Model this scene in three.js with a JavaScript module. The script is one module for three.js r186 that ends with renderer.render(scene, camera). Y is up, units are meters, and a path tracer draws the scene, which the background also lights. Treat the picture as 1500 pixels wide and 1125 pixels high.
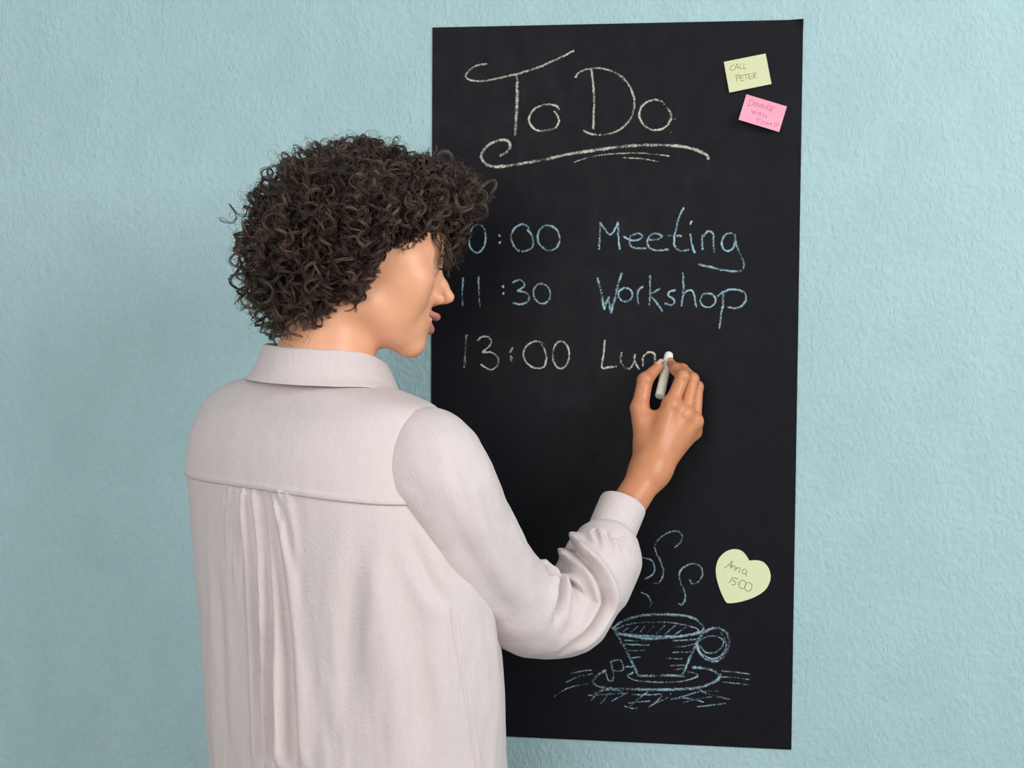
import * as THREE from 'three';
import { mergeGeometries, mergeVertices } from 'three/addons/utils/BufferGeometryUtils.js';
import { RoundedBoxGeometry } from 'three/addons/geometries/RoundedBoxGeometry.js';
import { ImprovedNoise } from 'three/addons/math/ImprovedNoise.js';
import { RectAreaLightUniformsLib } from 'three/addons/lights/RectAreaLightUniformsLib.js';

// ---------------------------------------------------------------- camera, lights, exposure
const V = (x, y, z) => new THREE.Vector3(x, y, z);
const scene = new THREE.Scene();
scene.background = new THREE.Color(0x000000);
const FPX = 2100;                                         // focal length in photo pixels
const CAM = V(0.135, 1.517, 1.99);
const FWD = V(-0.136, -0.052, -0.989).normalize();
const camera = new THREE.PerspectiveCamera(2 * Math.atan(562.5 / FPX) * 180 / Math.PI, 4 / 3, 0.05, 30);
camera.position.copy(CAM);
camera.up.set(-0.013, 0.999, -0.051);
camera.lookAt(CAM.clone().add(FWD));
camera.updateMatrixWorld(true);
const CR = V(0, 0, 0).crossVectors(FWD, V(-0.013, 0.999, -0.051)).normalize();
const CU = V(0, 0, 0).crossVectors(CR, FWD);
function P(px, py, z) {                                   // photo pixel -> point at distance z from the wall
  const d = FWD.clone().addScaledVector(CR, (px - 750) / FPX).addScaledVector(CU, -(py - 562.5) / FPX);
  return CAM.clone().addScaledVector(d, (z - CAM.z) / d.z);
}
function project(p) {
  const d = p.clone().sub(CAM), w = d.dot(FWD);
  return [750 + FPX * d.dot(CR) / w, 562.5 - FPX * d.dot(CU) / w];
}
const renderer = new THREE.WebGLRenderer({ antialias: true });
renderer.toneMapping = THREE.LinearToneMapping;
renderer.toneMappingExposure = 1.0;
renderer.outputColorSpace = THREE.SRGBColorSpace;
renderer.shadowMap.enabled = true;
RectAreaLightUniformsLib.init();

// two unseen softboxes: a key right of the camera and above, an added weaker fill left
const KEY = { pos: V(2.0, 2.4, 1.8), aim: V(-0.1, 1.4, 0.1), w: 1.2, h: 1.2, power: 10.5, color: 0xffffff };  // out of view, placed to light wall and woman from the upper right
const FILL = { pos: V(-0.75, 2.0, 3.5), aim: V(-0.4, 1.35, 0.1), w: 1.8, h: 1.6, power: 4.7, color: 0xffffff };  // added fill, out of view, brightens her back and the left wall

// ---------------------------------------------------------------- helpers
let seed = 12345;
function rnd() { seed = (seed + 0x6D2B79F5) | 0; let t = Math.imul(seed ^ (seed >>> 15), 1 | seed); t = (t + Math.imul(t ^ (t >>> 7), 61 | t)) ^ t; return ((t ^ (t >>> 14)) >>> 0) / 4294967296; }
const rr = (a, b) => a + (b - a) * rnd();
const gauss = () => (rnd() + rnd() + rnd() + rnd() - 2) * 0.866;
const perlin = new ImprovedNoise();
const nz = (x, y, z) => perlin.noise(x + 37.2, y + 91.7, z + 13.1);
const clamp = (v, a, b) => Math.min(b, Math.max(a, v));
const mix = (a, b, t) => a + (b - a) * t;
const sstep = (a, b, v) => { const t = clamp((v - a) / (b - a), 0, 1); return t * t * (3 - 2 * t); };
const lin = (r, g, b) => new THREE.Color().setRGB(r, g, b);

function mesh(name, geometry, material, parent = scene) {
  const m = new THREE.Mesh(geometry, material);
  m.name = name; m.castShadow = true; m.receiveShadow = true; parent.add(m); return m;
}
function tag(o, label, category, group) { o.userData.label = label; o.userData.category = category; if (group) o.userData.group = group; return o; }
function struct(o, label) { o.userData.kind = 'structure'; o.userData.label = label; return o; }
function box(w, h, d, x, y, z) { const g = new THREE.BoxGeometry(w, h, d); g.translate(x, y, z); return g; }

// value noise on a torus, for tiling textures
function tileNoise(n, cellsX, cellsY, s0) {
  const save = seed; seed = s0;
  const g = new Float32Array(cellsX * cellsY); for (let i = 0; i < g.length; i++) g[i] = rnd();
  seed = save;
  const out = new Float32Array(n * n);
  for (let j = 0; j < n; j++) for (let i = 0; i < n; i++) {
    const u = i / n * cellsX, v = j / n * cellsY, a = Math.floor(u), b = Math.floor(v);
    let fu = u - a, fv = v - b; fu = fu * fu * (3 - 2 * fu); fv = fv * fv * (3 - 2 * fv);
    const q = (x, y) => g[(y % cellsY) * cellsX + (x % cellsX)];
    out[j * n + i] = mix(mix(q(a, b), q(a + 1, b), fu), mix(q(a, b + 1), q(a + 1, b + 1), fu), fv);
  }
  return out;
}
function texFrom(n, m, fn, srgb) {                        // fn(i, j) -> [r, g, b] bytes
  const d = new Uint8Array(n * m * 4);
  for (let j = 0; j < m; j++) for (let i = 0; i < n; i++) {
    const c = fn(i, j), k = (j * n + i) * 4; d[k] = clamp(c[0], 0, 255); d[k + 1] = clamp(c[1], 0, 255); d[k + 2] = clamp(c[2], 0, 255); d[k + 3] = 255;
  }
  const t = new THREE.DataTexture(d, n, m); t.magFilter = THREE.LinearFilter; t.minFilter = THREE.LinearMipmapLinearFilter; t.generateMipmaps = true;
  t.wrapS = t.wrapT = THREE.RepeatWrapping; if (srgb) t.colorSpace = THREE.SRGBColorSpace; t.needsUpdate = true; return t;
}

// smooth signed-distance helpers
const smin = (a, b, k) => { const h = Math.max(k - Math.abs(a - b), 0) / k; return Math.min(a, b) - h * h * k * 0.25; };
const smax = (a, b, k) => -smin(-a, -b, k);
function ell(x, y, z, cx, cy, cz, rx, ry, rz) {
  const a = (x - cx) / rx, b = (y - cy) / ry, c = (z - cz) / rz, k0 = Math.sqrt(a * a + b * b + c * c);
  const d = a / rx, e = b / ry, f = c / rz, k1 = Math.sqrt(d * d + e * e + f * f);
  return k1 < 1e-6 ? -Math.min(rx, ry, rz) : k0 * (k0 - 1) / k1;
}
function cone(x, y, z, ax, ay, az, bx, by, bz, ra, rb) {   // tapered capsule
  const dx = bx - ax, dy = by - ay, dz = bz - az, t = clamp(((x - ax) * dx + (y - ay) * dy + (z - az) * dz) / (dx * dx + dy * dy + dz * dz), 0, 1);
  return Math.hypot(x - ax - dx * t, y - ay - dy * t, z - az - dz * t) - mix(ra, rb, t);
}
const coneV = (x, y, z, a, b, ra, rb) => cone(x, y, z, a.x, a.y, a.z, b.x, b.y, b.z, ra, rb);

// surface nets over a box, evaluated only in blocks near the surface
function surfaceNets(sdf, lo, hi, h) {
  const B = 6, n = [0, 1, 2].map(k => Math.ceil((hi.getComponent(k) - lo.getComponent(k)) / h / B) * B + 1), [nx, ny, nzz] = n;
  const val = new Float32Array(nx * ny * nzz).fill(9), id = (i, j, k) => (k * ny + j) * nx + i;
  const R = B * h * 0.87 + h;
  for (let k = 0; k < nzz - 1; k += B) for (let j = 0; j < ny - 1; j += B) for (let i = 0; i < nx - 1; i += B) {
    const d = sdf(lo.x + (i + B / 2) * h, lo.y + (j + B / 2) * h, lo.z + (k + B / 2) * h), far = Math.abs(d) > R * 1.6;
    for (let c = 0; c <= B; c++) for (let b = 0; b <= B; b++) for (let a = 0; a <= B; a++) {
      const q = id(i + a, j + b, k + c);
      if (far) { if (val[q] === 9) val[q] = d; } else val[q] = sdf(lo.x + (i + a) * h, lo.y + (j + b) * h, lo.z + (k + c) * h);
    }
  }
  const vid = new Int32Array(nx * ny * nzz).fill(-1), pos = [], idx = [];
  const E12 = [[0, 1], [2, 3], [4, 5], [6, 7], [0, 2], [1, 3], [4, 6], [5, 7], [0, 4], [1, 5], [2, 6], [3, 7]];
  const cv = new Float32Array(8);
  for (let k = 0; k < nzz - 1; k++) for (let j = 0; j < ny - 1; j++) for (let i = 0; i < nx - 1; i++) {
    let m = 0;
    for (let c = 0; c < 8; c++) { cv[c] = val[id(i + (c & 1), j + ((c >> 1) & 1), k + (c >> 2))]; if (cv[c] < 0) m |= 1 << c; }
    if (m === 0 || m === 255) continue;
    let sx = 0, sy = 0, sz = 0, cnt = 0;
    for (const [a, b] of E12) {
      if ((cv[a] < 0) === (cv[b] < 0)) continue;
      const t = cv[a] / (cv[a] - cv[b]);
      sx += mix(a & 1, b & 1, t); sy += mix((a >> 1) & 1, (b >> 1) & 1, t); sz += mix(a >> 2, b >> 2, t); cnt++;
    }
    vid[id(i, j, k)] = pos.length / 3;
    pos.push(lo.x + (i + sx / cnt) * h, lo.y + (j + sy / cnt) * h, lo.z + (k + sz / cnt) * h);
  }
  const quad = (a, b, c, d, flip) => { if (a < 0 || b < 0 || c < 0 || d < 0) return; if (flip) idx.push(a, c, b, a, d, c); else idx.push(a, b, c, a, c, d); };
  for (let k = 1; k < nzz - 1; k++) for (let j = 1; j < ny - 1; j++) for (let i = 1; i < nx - 1; i++) {
    const s = val[id(i, j, k)] < 0;
    if (s !== (val[id(i + 1, j, k)] < 0)) quad(vid[id(i, j - 1, k - 1)], vid[id(i, j, k - 1)], vid[id(i, j, k)], vid[id(i, j - 1, k)], !s);
    if (s !== (val[id(i, j + 1, k)] < 0)) quad(vid[id(i - 1, j, k - 1)], vid[id(i - 1, j, k)], vid[id(i, j, k)], vid[id(i, j, k - 1)], !s);
    if (s !== (val[id(i, j, k + 1)] < 0)) quad(vid[id(i - 1, j - 1, k)], vid[id(i, j - 1, k)], vid[id(i, j, k)], vid[id(i - 1, j, k)], !s);
  }
  const p = new Float32Array(pos), nn = new Float32Array(pos.length), uv = new Float32Array(pos.length / 3 * 2), e = h * 0.35;
  for (let v = 0; v < p.length; v += 3) {
    for (let it = 0; it < 2; it++) {
      const x = p[v], y = p[v + 1], z = p[v + 2], d = sdf(x, y, z);
      let gx = sdf(x + e, y, z) - sdf(x - e, y, z), gy = sdf(x, y + e, z) - sdf(x, y - e, z), gz = sdf(x, y, z + e) - sdf(x, y, z - e);
      const gl = Math.hypot(gx, gy, gz) || 1e-9; gx /= gl; gy /= gl; gz /= gl;
      const st = clamp(d / (gl / (2 * e)), -h * 0.5, h * 0.5);
      if (it === 0) { p[v] -= gx * st; p[v + 1] -= gy * st; p[v + 2] -= gz * st; }
      nn[v] = gx; nn[v + 1] = gy; nn[v + 2] = gz;
    }
    uv[v / 3 * 2] = p[v] + p[v + 2] * 0.7; uv[v / 3 * 2 + 1] = p[v + 1];
  }
  const g = new THREE.BufferGeometry();
  g.setAttribute('position', new THREE.BufferAttribute(p, 3)); g.setAttribute('normal', new THREE.BufferAttribute(nn, 3)); g.setAttribute('uv', new THREE.BufferAttribute(uv, 2)); g.setIndex(idx);
  return g;
}
function paint(g, fn) {                                   // vertex colours, linear
  const p = g.attributes.position, c = new Float32Array(p.count * 3);
  for (let i = 0; i < p.count; i++) { const q = fn(p.getX(i), p.getY(i), p.getZ(i)); c[i * 3] = q[0]; c[i * 3 + 1] = q[1]; c[i * 3 + 2] = q[2]; }
  g.setAttribute('color', new THREE.BufferAttribute(c, 3)); return g;
}
// a grid of points fn(u, v) -> Vector3, u and v in 0..1; uv in metres through su, sv
function gridGeo(nu, nv, fn, su = 1, sv = 1, flip = false) {
  const p = [], uv = [], idx = [];
  for (let j = 0; j <= nv; j++) for (let i = 0; i <= nu; i++) { const q = fn(i / nu, j / nv); p.push(q.x, q.y, q.z); uv.push(i / nu * su, j / nv * sv); }
  for (let j = 0; j < nv; j++) for (let i = 0; i < nu; i++) { const a = j * (nu + 1) + i, b = a + 1, c = a + nu + 1, d = c + 1; if (flip) idx.push(a, c, b, b, c, d); else idx.push(a, b, c, b, d, c); }
  const g = new THREE.BufferGeometry();
  g.setAttribute('position', new THREE.Float32BufferAttribute(p, 3)); g.setAttribute('uv', new THREE.Float32BufferAttribute(uv, 2)); g.setIndex(idx); g.computeVertexNormals(); return g;
}
// press creases (or raise ridges) into a cloth; the photo gives where on the cloth's near side each one runs
function crease(g, list) {
  const p = g.attributes.position, n = g.attributes.normal, N = p.count, px = new Float32Array(N * 2), front = new Uint8Array(N), v = V(0, 0, 0), w = V(0, 0, 0);
  for (let i = 0; i < N; i++) { v.fromBufferAttribute(p, i); w.fromBufferAttribute(n, i); front[i] = w.dot(CAM.clone().sub(v).normalize()) > 0.1 ? 1 : 0; const q = project(v); px[i * 2] = q[0]; px[i * 2 + 1] = q[1]; }
  const disp = new Float32Array(N);
  for (const c of list) {
    const line = c.pts.map(([x, y]) => { let best = 1e9, bi = 0; for (let i = 0; i < N; i++) if (front[i]) { const d = (px[i * 2] - x) ** 2 + (px[i * 2 + 1] - y) ** 2; if (d < best) { best = d; bi = i; } } return P(x, y, p.getZ(bi)); });
    const curve = new THREE.CatmullRomCurve3(line, false, 'centripetal'), M = Math.ceil(curve.getLength() / (c.w * 0.45)), S = curve.getSpacedPoints(M);
    const bb = new THREE.Box3().setFromPoints(S).expandByScalar(c.w * 5);
    for (let i = 0; i < N; i++) {
      v.fromBufferAttribute(p, i); if (!bb.containsPoint(v)) continue;
      let best = 1e9, bt = 0;
      for (let k = 0; k <= M; k++) { const d = S[k].distanceToSquared(v); if (d < best) { best = d; bt = k / M; } }
      const d = Math.sqrt(best), t0 = c.t0 ?? 0.12, t1 = c.t1 ?? 0.2, env = sstep(-0.01, t0, bt) * (1 - sstep(1 - t1, 1.01, bt));
      disp[i] += env * (-c.d * Math.exp(-((d / c.w) ** 2)) + (c.b ?? 0.45) * c.d * Math.exp(-(((d - 2.1 * c.w) / (1.1 * c.w)) ** 2)));
    }
  }
  for (let i = 0; i < N; i++) p.setXYZ(i, p.getX(i) + n.getX(i) * disp[i], p.getY(i) + n.getY(i) * disp[i], p.getZ(i) + n.getZ(i) * disp[i]);
  g.computeVertexNormals(); return g;
}
// linear table lookup with smoothing
function table(rows, x, col) {
  if (x <= rows[0][0]) return rows[0][col];
  for (let i = 0; i < rows.length - 1; i++) if (x <= rows[i + 1][0]) {
    const a = rows[Math.max(0, i - 1)], b = rows[i], c = rows[i + 1], d = rows[Math.min(rows.length - 1, i + 2)], h = c[0] - b[0], t = (x - b[0]) / h;
    const m0 = i === 0 ? (c[col] - b[col]) / h : (c[col] - a[col]) / (c[0] - a[0]), m1 = i === rows.length - 2 ? (c[col] - b[col]) / h : (d[col] - b[col]) / (d[0] - b[0]);
    const t2 = t * t, t3 = t2 * t;
    return (2 * t3 - 3 * t2 + 1) * b[col] + (t3 - 2 * t2 + t) * h * m0 + (-2 * t3 + 3 * t2) * c[col] + (t3 - t2) * h * m1;
  }
  return rows[rows.length - 1][col];
}

// ---------------------------------------------------------------- room
const WN = 1024, w1 = tileNoise(WN, 150, 96, 1), w2 = tileNoise(WN, 84, 52, 2), w3 = tileNoise(WN, 12, 10, 3), w4 = tileNoise(WN, 300, 230, 4);
const wallBump = texFrom(WN, WN, (i, j) => {
  // roller-painted stipple: short vertical runs, bent a little
  const k = j * WN + i, s = ((i + Math.round((w3[k] - 0.5) * 46) + WN) % WN) + j * WN;
  const v = 128 + 120 * ((w1[s] - 0.5) * 0.8 + (w2[k] - 0.5) * 0.75 + (w4[k] - 0.5) * 0.3);
  return [v, v, v];
});
const wallMap = texFrom(512, 512, (i, j) => { const k = (j * 2) * WN + i * 2, v = (w3[k] - 0.5) * 5 + (w1[k] - 0.5) * 5; return [166 + v, 196 + v, 200 + v]; }, true);
const WT = 0.46;                                          // metres per tile
for (const t of [wallBump, wallMap]) t.repeat.set(1 / WT, 1 / WT);
const wallMat = new THREE.MeshStandardMaterial({ map: wallMap, bumpMap: wallBump, bumpScale: 0.0017, roughness: 0.72 });
const bounceWall = new THREE.MeshStandardMaterial({ color: lin(0.62, 0.62, 0.62), roughness: 0.9 });  // walls and ceiling out of view, kept off-white to bounce light
const floorMat = new THREE.MeshStandardMaterial({ color: lin(0.36, 0.34, 0.32), roughness: 0.6 });
const ROOM = { x0: -2.6, x1: 2.6, z1: 4.6, h: 2.9, t: 0.12 };
{
  const W = ROOM.x1 - ROOM.x0, D = ROOM.z1, t = ROOM.t;
  const g = box(W + 2 * t, ROOM.h, t, 0, ROOM.h / 2, -t / 2);
  const uv = g.attributes.uv; for (let i = 0; i < uv.count; i++) uv.setXY(i, uv.getX(i) * (W + 2 * t), uv.getY(i) * ROOM.h);
  struct(mesh('wall_back', g, wallMat), 'pale teal painted wall with a rough roller texture');
  struct(mesh('wall_left', box(t, ROOM.h, D, ROOM.x0 - t / 2, ROOM.h / 2, D / 2), bounceWall), 'unseen plain off-white wall on the side of the woman');
  struct(mesh('wall_right', box(t, ROOM.h, D, ROOM.x1 + t / 2, ROOM.h / 2, D / 2), bounceWall), 'unseen plain off-white wall on the side of the sticky notes');
  struct(mesh('wall_front', box(W + 2 * t, ROOM.h, t, 0, ROOM.h / 2, D + t / 2), bounceWall), 'unseen plain off-white wall facing the chalkboard');
  struct(mesh('floor', box(W + 2 * t, t, D + 2 * t, 0, -t / 2, D / 2), floorMat), 'light brown floor');
  struct(mesh('ceiling', box(W + 2 * t, t, D + 2 * t, 0, ROOM.h + t / 2, D / 2), bounceWall), 'unseen plain off-white ceiling');
}

// out-of-view softboxes on tripod stands: the key and the added fill
function softbox(cfg, label) {
  const o = new THREE.Group(); o.name = cfg === KEY ? 'unseen_softbox' : 'unseen_softbox_001'; scene.add(o);
  tag(o, label, 'softbox');
  const black = new THREE.MeshStandardMaterial({ color: lin(0.02, 0.02, 0.02), roughness: 0.6 });
  const dir = cfg.aim.clone().sub(cfg.pos).normalize(), q = new THREE.Quaternion().setFromUnitVectors(V(0, 0, 1), dir);
  const m = new THREE.Matrix4().lookAt(cfg.pos, cfg.pos.clone().sub(dir), V(0, 1, 0)); q.setFromRotationMatrix(m);
  o.position.set(cfg.pos.x - dir.x * 0.35, 0, cfg.pos.z - dir.z * 0.35);
  const head = cfg.pos.clone().sub(o.position);
  const hw = cfg.w / 2 + 0.02, hh = cfg.h / 2 + 0.02, s = 0.09, pts = [[-hw, -hh, -0.01], [hw, -hh, -0.01], [hw, hh, -0.01], [-hw, hh, -0.01], [-s, -s, -0.34], [s, -s, -0.34], [s, s, -0.34], [-s, s, -0.34]];
  const g = new THREE.BufferGeometry(); g.setAttribute('position', new THREE.Float32BufferAttribute(pts.flat(), 3));
  g.setIndex([0, 4, 1, 1, 4, 5, 1, 5, 2, 2, 5, 6, 2, 6, 3, 3, 6, 7, 3, 7, 0, 0, 7, 4, 4, 7, 5, 5, 7, 6]);
  const shellG = g.toNonIndexed(); shellG.computeVertexNormals();
  const shell = mesh('shell', shellG, black, o); shell.quaternion.copy(q); shell.position.copy(head);
  const diff = mesh('diffuser', new THREE.PlaneGeometry(cfg.w, cfg.h), new THREE.MeshStandardMaterial({ color: 0xffffff, emissive: cfg.color, emissiveIntensity: 0.6, roughness: 1 }), o);
  diff.quaternion.copy(q); diff.position.copy(head).addScaledVector(dir, -0.004);
  const pole = new THREE.CylinderGeometry(0.014, 0.017, cfg.pos.y - 0.05, 12); pole.translate(0, (cfg.pos.y - 0.05) / 2 + 0.05, 0);
  mesh('pole', pole, black, o);
  for (let k = 0; k < 3; k++) { const a = k * 2.094 + 0.4; mesh('leg', new THREE.TubeGeometry(new THREE.LineCurve3(V(0, 0.55, 0), V(Math.cos(a) * 0.45, 0.012, Math.sin(a) * 0.45)), 2, 0.012, 8), black, o); }
  const L = new THREE.RectAreaLight(cfg.color, cfg.power, cfg.w, cfg.h);
  L.position.copy(cfg.pos).addScaledVector(dir, 0.01); L.lookAt(cfg.aim); L.castShadow = true; L.name = 'unseen_softbox_light'; scene.add(L);
}
softbox(KEY, 'unseen black softbox on a tripod, out of view, lighting the scene from the right');
softbox(FILL, 'added fill softbox, large and black, on a tripod out of view behind the woman');

// ---------------------------------------------------------------- chalkboard foil with the chalk writing
const BW = 0.508, BH = 0.998, BY = 1.41, BX = 0.0005, BT = 0.0012;
const TW = 1024, TH = 2048;
const chalkA = new Float32Array(TW * TH), chalkB = new Float32Array(TW * TH);      // cream and blue coverage
const grain1 = tileNoise(512, 256, 256, 11), grain2 = tileNoise(512, 128, 128, 12), grain3 = tileNoise(512, 40, 40, 13);
function toBoard(px, py) { const p = P(px, py, BT); return [(p.x - BX + BW / 2) / BW * TW, (p.y - BY + BH / 2) / BH * TH]; }
function spline(pts) {
  const c = new THREE.CatmullRomCurve3(pts.map(([x, y]) => V(x, y, 0)), false, 'centripetal');
  const n = Math.max(4, Math.ceil(c.getLength() / 0.5)); return c.getSpacedPoints(n);
}
let strokeNo = 0;
function chalk(buf, ox, oy, sc, width, strength, lines) {     // strokes in crop coordinates; crop origin and scale
  for (const pts of lines) {
    strokeNo++;
    const q = pts.map(([x, y]) => toBoard(ox + x / sc, oy + y / sc));
    if (q.length === 1) q.push([q[0][0] + 1, q[0][1] + 2]);
    const S = spline(q);
    S.forEach((s, k) => {
      const wob = nz(k * 0.03, strokeNo * 3.7, 0), hard = strength * (0.85 + 0.35 * nz(k * 0.012, strokeNo * 1.3, 5)), r = width * (0.92 + 0.22 * wob), cx = s.x + 1.0 * nz(k * 0.05, strokeNo, 9), cy = s.y + 1.0 * nz(k * 0.05, strokeNo, 3);
      for (let y = Math.floor(cy - r - 1); y <= cy + r + 1; y++) for (let x = Math.floor(cx - r - 1); x <= cx + r + 1; x++) {
        if (x < 0 || y < 0 || x >= TW || y >= TH) continue;
        const d = Math.hypot(x - cx, y - cy); if (d > r + 0.5) continue;
        const gI = (y % 512) * 512 + (x % 512), hsh = Math.sin(x * 12.9898 + y * 78.233) * 43758.5453, g = grain1[(((y + (x >> 1)) % 512) * 512) + ((x * 3 + (y >> 1)) % 512)] * 0.42 + grain2[gI] * 0.26 + (hsh - Math.floor(hsh)) * 0.32;
        const v = clamp((hard * (1.22 - 0.42 * (d / r) ** 2) - g) * 4.2, 0, 1);
        const k2 = y * TW + x; if (v > buf[k2]) buf[k2] = v;
      }
    });
  }
}
const oval = (cx, cy, rx, ry, tilt = 0, a0 = -1.2, turn = 6.5) => { const o = []; for (let k = 0; k <= 18; k++) { const a = a0 - turn * k / 18, x = Math.cos(a) * rx, y = Math.sin(a) * ry; o.push([cx + x * Math.cos(tilt) - y * Math.sin(tilt), cy + x * Math.sin(tilt) + y * Math.cos(tilt)]); } return o; };
// To Do, with its underline
chalk(chalkA, 620, 20, 2.6316, 3.5, 0.72, [
  [[245, 195], [215, 198], [185, 212], [163, 240], [170, 252], [200, 260], [245, 258], [300, 247], [355, 235], [400, 222], [450, 205], [500, 183], [545, 162], [577, 144]],
  [[587, 245], [595, 232], [620, 218], [665, 211], [710, 217], [755, 238], [790, 272], [810, 320], [812, 365], [795, 410], [760, 445], [720, 463], [680, 468], [640, 463], [620, 452]],
  [[523, 372], [515, 358], [480, 351], [445, 358], [418, 380], [407, 408], [418, 435], [445, 452], [480, 450], [510, 440], [522, 412], [515, 390], [506, 378]],
  [[928, 352], [920, 340], [895, 333], [860, 343], [838, 365], [832, 395], [848, 428], [880, 448], [915, 447], [945, 425], [955, 398], [948, 375], [938, 362]],
  [[648, 220], [655, 280], [658, 340], [656, 400], [655, 443]]]);
chalk(chalkA, 620, 20, 2.6316, 4.8, 0.70, [[[360, 235], [362, 300], [360, 370], [356, 430], [354, 467]],
  [[297, 549], [320, 535], [334, 512], [325, 492], [295, 488], [258, 503], [230, 532], [224, 555], [240, 580], [275, 590], [330, 586], [400, 575], [470, 562], [550, 545], [640, 530], [740, 516], [840, 508], [940, 508], [1010, 515], [1060, 530], [1090, 545], [1100, 560]]]);
chalk(chalkA, 620, 20, 2.6316, 2.2, 0.66, [[[580, 573], [650, 552], [720, 542], [800, 538], [880, 541], [947, 550]], [[770, 556], [830, 559], [880, 566], [905, 571]]]);
chalk(chalkA, 620, 20, 2.6316, 2.2, 0.5, [[[950, 405], [960, 409], [972, 407]], [[948, 450], [955, 460]]]);
// 10:00 Meeting, 11:30 Workshop
chalk(chalkB, 640, 280, 3.125, 3.3, 0.72, [
  [[118, 165], [113, 215], [110, 262]], oval(185, 217, 38, 65, 0.08), 
  [[425, 185], [412, 160], [385, 153], [355, 170], [340, 205], [348, 245], [375, 273], [405, 275], [435, 260], [440, 225], [430, 195], [415, 178]], oval(511, 215, 50, 58, -0.25),
  [[742, 265], [745, 200], [748, 145]], [[748, 145], [768, 175], [792, 200], [812, 180], [828, 143]], [[828, 143], [830, 200], [835, 265]],
  [[855, 210], [885, 225], [925, 222], [940, 205], [920, 195], [890, 205], [880, 230], [890, 255], [920, 262], [955, 262]],
  [[965, 222], [1010, 222], [1028, 208], [1005, 195], [975, 205], [962, 235], [975, 262], [1010, 272], [1055, 268]],
  [[1128, 78], [1108, 120], [1095, 170], [1085, 220], [1090, 255], [1115, 275], [1150, 270]], [[1060, 203], [1118, 207]],
  [[1160, 200], [1165, 240], [1178, 280]], 
  [[1213, 200], [1215, 265]], [[1218, 210], [1240, 185], [1262, 195], [1265, 240], [1268, 285]],
  [[1365, 205], [1340, 193], [1312, 210], [1303, 245], [1318, 272], [1345, 270], [1362, 245], [1363, 200]],
  [[1363, 200], [1370, 245], [1390, 295], [1405, 335], [1395, 362], [1360, 368], [1300, 360], [1250, 348], [1200, 337]],
  [[120, 400], [115, 460], [117, 525]], [[190, 395], [192, 460], [196, 528]], 
  [[350, 418], [375, 407], [398, 420], [395, 440], [370, 457], [400, 462], [422, 480], [415, 507], [385, 518], [350, 514]], oval(480, 470, 38, 46, -0.25),
  oval(862, 475, 32, 31), [[915, 455], [918, 490], [920, 515]], [[915, 480], [925, 450], [940, 440]],
  [[975, 390], [975, 450], [972, 520]], [[1020, 447], [985, 468], [975, 478], [1000, 505], [1030, 548]],
  [[1088, 455], [1065, 460], [1058, 478], [1078, 490], [1088, 508], [1070, 522], [1045, 515]],
  [[1125, 378], [1128, 440], [1120, 525]], [[1122, 490], [1140, 460], [1165, 455], [1178, 480], [1182, 510], [1187, 530]], oval(1240, 500, 35, 32),
  [[1310, 460], [1308, 520], [1298, 580], [1292, 628]], [[1285, 480], [1320, 458], [1365, 450], [1405, 465], [1415, 495], [1395, 525], [1360, 537], [1335, 533]]]);
chalk(chalkB, 640, 280, 3.125, 4.0, 0.72, [[[735, 402], [748, 450], [758, 500], [765, 540]], [[765, 540], [775, 510], [785, 488]], [[785, 490], [790, 530], [797, 555]], [[797, 555], [812, 500], [828, 430], [845, 378]]]);
chalk(chalkB, 640, 280, 3.125, 3.4, 1.0, [[[286, 203], [287, 207]], [[288, 235], [288, 238]], [[301, 435], [302, 439]], [[303, 468], [303, 471]], [[1164, 140], [1159, 149]]]);
// 13:00 Lun...
chalk(chalkA, 640, 280, 3.125, 3.2, 0.70, [
  [[187, 683], [205, 668], [235, 668], [248, 690], [235, 715], [210, 738], [245, 738], [280, 765], [275, 800], [250, 817], [220, 808], [203, 795]],
  [[490, 700], [460, 688], [420, 700], [398, 730], [398, 765], [425, 800], [460, 812], [492, 800], [500, 765], [492, 725], [478, 700]], oval(567, 750, 38, 62, 0.02),
  [[768, 685], [762, 750], [757, 810], [785, 808], [820, 803]], [[845, 742], [840, 775], [855, 805], [880, 813], [900, 790], [905, 750]], [[905, 750], [908, 785], [925, 815]],
  [[943, 800], [943, 760], [965, 740], [992, 742], [998, 770], [995, 805]]]);
chalk(chalkA, 640, 280, 3.125, 4.0, 0.66, [[[135, 660], [130, 730], [126, 808]], [[344, 720], [334, 738]], [[340, 760], [341, 778]]]);
// the cup of coffee on its saucer
chalk(chalkB, 790, 760, 3.2154, 2.8, 0.66, [
  [[638, 135], [665, 110], [672, 80], [650, 60], [610, 65], [570, 90], [545, 125], [550, 160], [570, 200], [583, 245], [575, 285], [555, 305], [538, 303]],
  [[457, 190], [490, 185], [525, 195], [542, 225], [535, 260], [500, 283]], [[477, 347], [505, 358], [520, 380], [527, 400], [520, 415]],
  [[710, 290], [715, 305], [745, 300], [768, 265], [762, 230], [730, 212], [690, 222], [660, 255], [665, 300], [683, 345], [685, 385], [668, 405], [657, 400]],
  [[360, 520], [430, 495], [520, 488], [600, 488], [680, 500], [735, 515], [750, 525]],
  [[440, 725], [415, 740], [440, 757], [510, 768], [600, 770], [690, 762], [745, 740], [735, 728], [700, 722]],
  [[760, 570], [800, 553], [845, 558], [868, 580], [850, 615], [815, 632], [780, 628], [758, 600]], [[870, 560], [880, 600], [855, 645], [815, 660], [775, 645]],
  [[335, 672], [380, 665], [395, 710], [350, 715], [335, 672]], [[312, 725], [325, 760], [345, 762], [350, 730], [345, 718]], [[395, 697], [440, 698]], [[855, 535], [862, 548]]]);
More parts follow.
